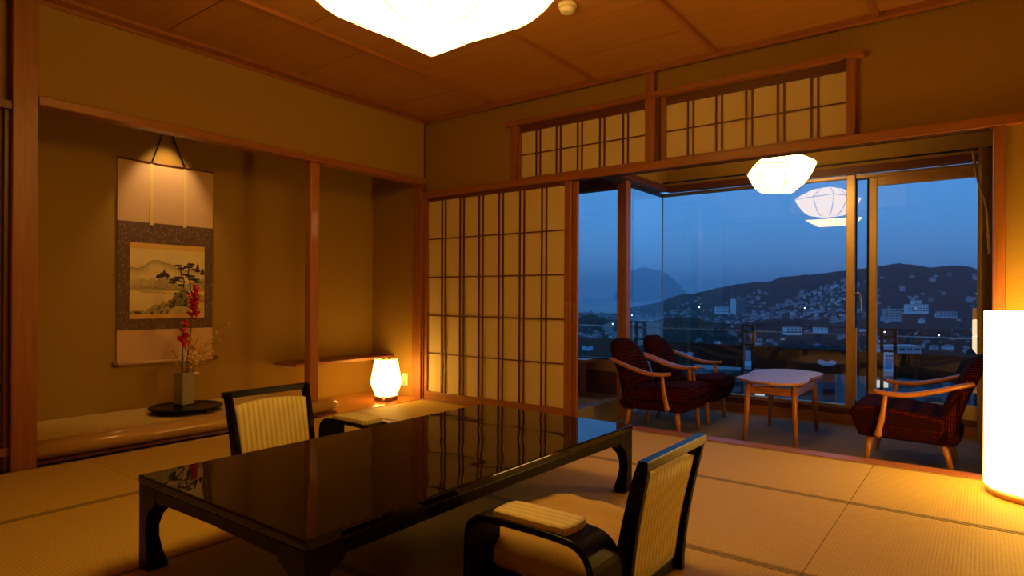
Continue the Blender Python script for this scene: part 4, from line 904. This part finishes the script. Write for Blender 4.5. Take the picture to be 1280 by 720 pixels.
for k, (w_, x, y, px, big, rr_) in enumerate(spots):
    me = HM[3 + int(rr_ * 4) % 4] if big else HM[int(rr_ * 3) % 3]
    z = ground(x, y); ang = YAW + rn.uniform(-.5, .5)
    near = px > 880
    if n_ind < 290 and rn.random() < .4:
        o = bpy.data.objects.new('town_building', me); COL.objects.link(o); o.location = (x, y, z); o.rotation_euler = (0, 0, ang); n_ind += 1
        zone = ('in the left opening' if px < 768 else 'in the flat town left of the ridge' if px < 830 else 'below the low end of the ridge' if px < 900 else 'near the foot of the tower block' if px < 945 else 'on the slope left of the mullion' if px < 1058 else 'in the sliding window pane')
        dist_ = 'near' if w_ < 1000 else 'mid-distance' if w_ < 1900 else 'far'
        kind_ = {0: 'tan-walled small house with dark roof', 1: 'white small house with dark roof', 2: 'grey-walled small house with blue roof', 3: 'white four-storey flat-roofed block', 4: 'grey low wide block with flat roof', 5: 'white blue-roofed house', 6: 'grey six-storey flat-roofed block'}[HM.index(me)]
        props(o, dist_ + ' ' + kind_ + ' ' + zone, 'building' if big else 'house', dist_ + ' ' + kind_ + 's ' + zone)
        s = rn.uniform(.55, .85) * (1.0 if w_ > 1500 else .9); o.scale = (s, s, s)
    else:
        n0 = len(rest.verts); rest.from_mesh(me); rest.verts.ensure_lookup_table(); M_ = Matrix.Translation((x, y, z)) @ Matrix.Rotation(ang, 4, 'Z') @ Matrix.Scale(rn.uniform(.6, .9), 4)
        bmesh.ops.transform(rest, matrix=M_, verts=rest.verts[n0:])
        if me in (HM[1], HM[5], HM[3]):
            pass
me = bpy.data.meshes.new('distant_town'); rest.to_mesh(me); rest.free()
for q in ('house_wall', 'house_roof', 'dark_pane', 'lit_window'): me.materials.append(MATS[q])
o = bpy.data.objects.new('distant_town', me); COL.objects.link(o); props(o, 'dense far houses of the town, too many to tell apart', 'town', kind='stuff')
# landmark buildings
def landmark(name, px, ytop, w_, wid, hgt, label, floors, wall='house_wall_white', cat='building', lit=.03, ang=0, roofm='house_wall'):
    x, y = from_view(px, w_); zt = CAM.z + (371.5 + (px - 640) * math.tan(ROLL) - ytop) * w_ / F
    L = empty(name, (x, y, zt - hgt), YAW + ang, label=label, cat=cat)
    def B(nm, a, b, c, mt, par=L): bm_ = bmesh.new(); addbox(bm_, a, b, c); return mesh(nm, bm_, mt, par)
    B('wall', (-wid / 2, wid / 2), (0, 14), (-4, hgt), wall); B('roof', (-wid / 2 - .5, wid / 2 + .5), (-.5, 14.5), (hgt, hgt + 1.2), roofm)
    nw = max(3, int(wid / 6)); fh = hgt / floors; rr2 = random.Random(int(px))
    for f_ in range(floors):
        for i in range(nw):
            xx = -wid / 2 + (i + .5) * wid / nw; B('window', (xx - wid / nw * .33, xx + wid / nw * .33), (-.15, .05), (f_ * fh + fh * .3, f_ * fh + fh * .75), 'lit_window' if rr2.random() < lit else 'dark_pane')
    return L
t1 = landmark('tower_block', 928, 373, 2050, 16, 46, 'twin grey tower block with a thin mast on the far slope', 10, 'house_wall_grey'); 
bm = bmesh.new(); addbox(bm, (-34, -21), (0, 14), (-6, 44)); mesh('wall', bm, 'house_wall_white', t1); rod('mast', [(-32, 6, 44), (-32, 6, 70)], (1.0, 1.0), 'house_wall_grey', t1, n=6); bm = bmesh.new(); addbox(bm, (-21, -8), (2, 12), (-6, 40)); mesh('stair_core', bm, 'house_roof', t1)
landmark('hotel_block', 903, 384, 2000, 40, 17, 'long white hotel wing left of the twin tower block', 3)
landmark('hotel_block', 1148, 381, 1300, 42, 15, 'white hotel block with stacked roof units, centre of right pane', 3); landmark('hotel_block', 1117, 387, 1270, 32, 20, 'pale grey hotel wing left of the white hotel block', 4, 'house_wall'); landmark('roof_house', 1148, 376, 1310, 16, 8, 'small white roof unit on top of the hotel block', 2)
landmark('hotel_block', 1186, 390, 1250, 34, 9, 'low pavilion with blue roof in the right window pane', 2, 'house_wall', roofm='house_roof_blue')
landmark('apartment_block', 1195, 356, 2050, 36, 17, 'pale apartment block high on the slope at the right', 3); landmark('apartment_block', 1162, 361, 2080, 30, 9, 'low white building high on the slope, left of the pale block', 2)
landmark('long_warehouse', 1128, 434, 520, 34, 8, 'long pale building with flat roof above the railing, right pane', 2, 'house_wall', ang=.1); landmark('slab_tower', 1112, 437, 420, 5, 26, 'narrow white stair tower below the long pale building', 9)
landmark('white_villa', 993, 410, 1050, 26, 8, 'bright white two-storey villa above the railing, left of the mullion', 2); landmark('white_villa', 1028, 409, 1080, 20, 6, 'small bright white villa right of the larger white villa', 2)
landmark('apartment_block', 948, 462, 190, 30, 9, 'dim grey apartment house close below the balcony panel', 3, 'house_wall_grey', lit=.15); landmark('apartment_block', 1040, 463, 170, 22, 8, 'dim grey house with a lit window left of the mullion', 2, 'house_wall_grey', lit=.2)
landmark('apartment_block', 735, 446, 430, 30, 14, 'pale grey building just below the railing in the left opening', 3, 'house_wall'); landmark('apartment_block', 1150, 470, 150, 26, 8, 'low grey building under the right armchair arm', 2, 'house_wall_grey', lit=.1)
SL = ['just above the left chair back beside a railing post', 'in the left opening above the railing panel', 'right of the dark knoll, above the middle railing post', 'left in the sliding pane, by the sash stile', 'right in the sliding pane, brighter one', 'in the sliding pane, left of the brighter right lamp', 'above the blue railing plate, middle post', 'low in the sliding pane by the stair tower', 'on the slope left of the white hotel wing', 'high on the slope among the houses, left of the mullion', 'low beside the corner post in the flat town', 'high on the slope right next to the mullion', 'far in the flat town, between corner post and glass corner', 'far in the left opening near the sliding screen']
for k, (px, yy, w_) in enumerate(((795, 421, 1300), (746, 423, 1250), (908, 408, 1500), (1106, 415, 900), (1190, 413, 950), (1174, 419, 880), (945, 434, 800), (1098, 476, 330), (874, 384, 2300), (1006, 385, 1900), (766, 405, 1800), (1040, 382, 1900), (790, 394, 2600), (720, 398, 2400))):
    x, y = from_view(px, w_); z = CAM.z + (371.5 + (px - 640) * math.tan(ROLL) - yy) * w_ / F
    L = empty('street_lamp', (x, y, z - 8), label='tiny bright street lamp ' + SL[k], cat='street lamp', group='street lamps of the town')
    bm = bmesh.new(); bmesh.ops.create_icosphere(bm, subdivisions=1, radius=w_ / F * .75); mesh('globe', bm, 'street_lamp_glow', L).location = (0, 0, 8); rod('pole', [(0, 0, -12), (0, 0, 8)], (.12, .12), 'dark_metal', L, n=5)
# tree crowns on the near hills
bm = bmesh.new(); rt_ = random.Random(5)
def crown(x, y, z, r):
    n0 = len(bm.verts); bmesh.ops.create_icosphere(bm, subdivisions=1, radius=r); bm.verts.ensure_lookup_table()
    for v in bm.verts[n0:]: v.co = Vector((v.co.x * 1.2, v.co.y * 1.2, v.co.z)) * rt_.uniform(.8, 1.2) + Vector((x, y, z + r * .6))
for cpx, cw, rp, rw, n in ((850, 1250, 60, 230, 420), (738, 1500, 24, 180, 120), (985, 1500, 55, 200, 180), (1160, 1000, 80, 240, 260), (1000, 800, 110, 200, 260), (830, 900, 120, 250, 240)):
    for _ in range(n):
        px, w_ = rt_.gauss(cpx, rp * .5), rt_.gauss(cw, rw * .5); x, y = from_view(px, w_); crown(x, y, ground(x, y), rt_.uniform(3.5, 7.5) * max(.8, w_ / 1200))
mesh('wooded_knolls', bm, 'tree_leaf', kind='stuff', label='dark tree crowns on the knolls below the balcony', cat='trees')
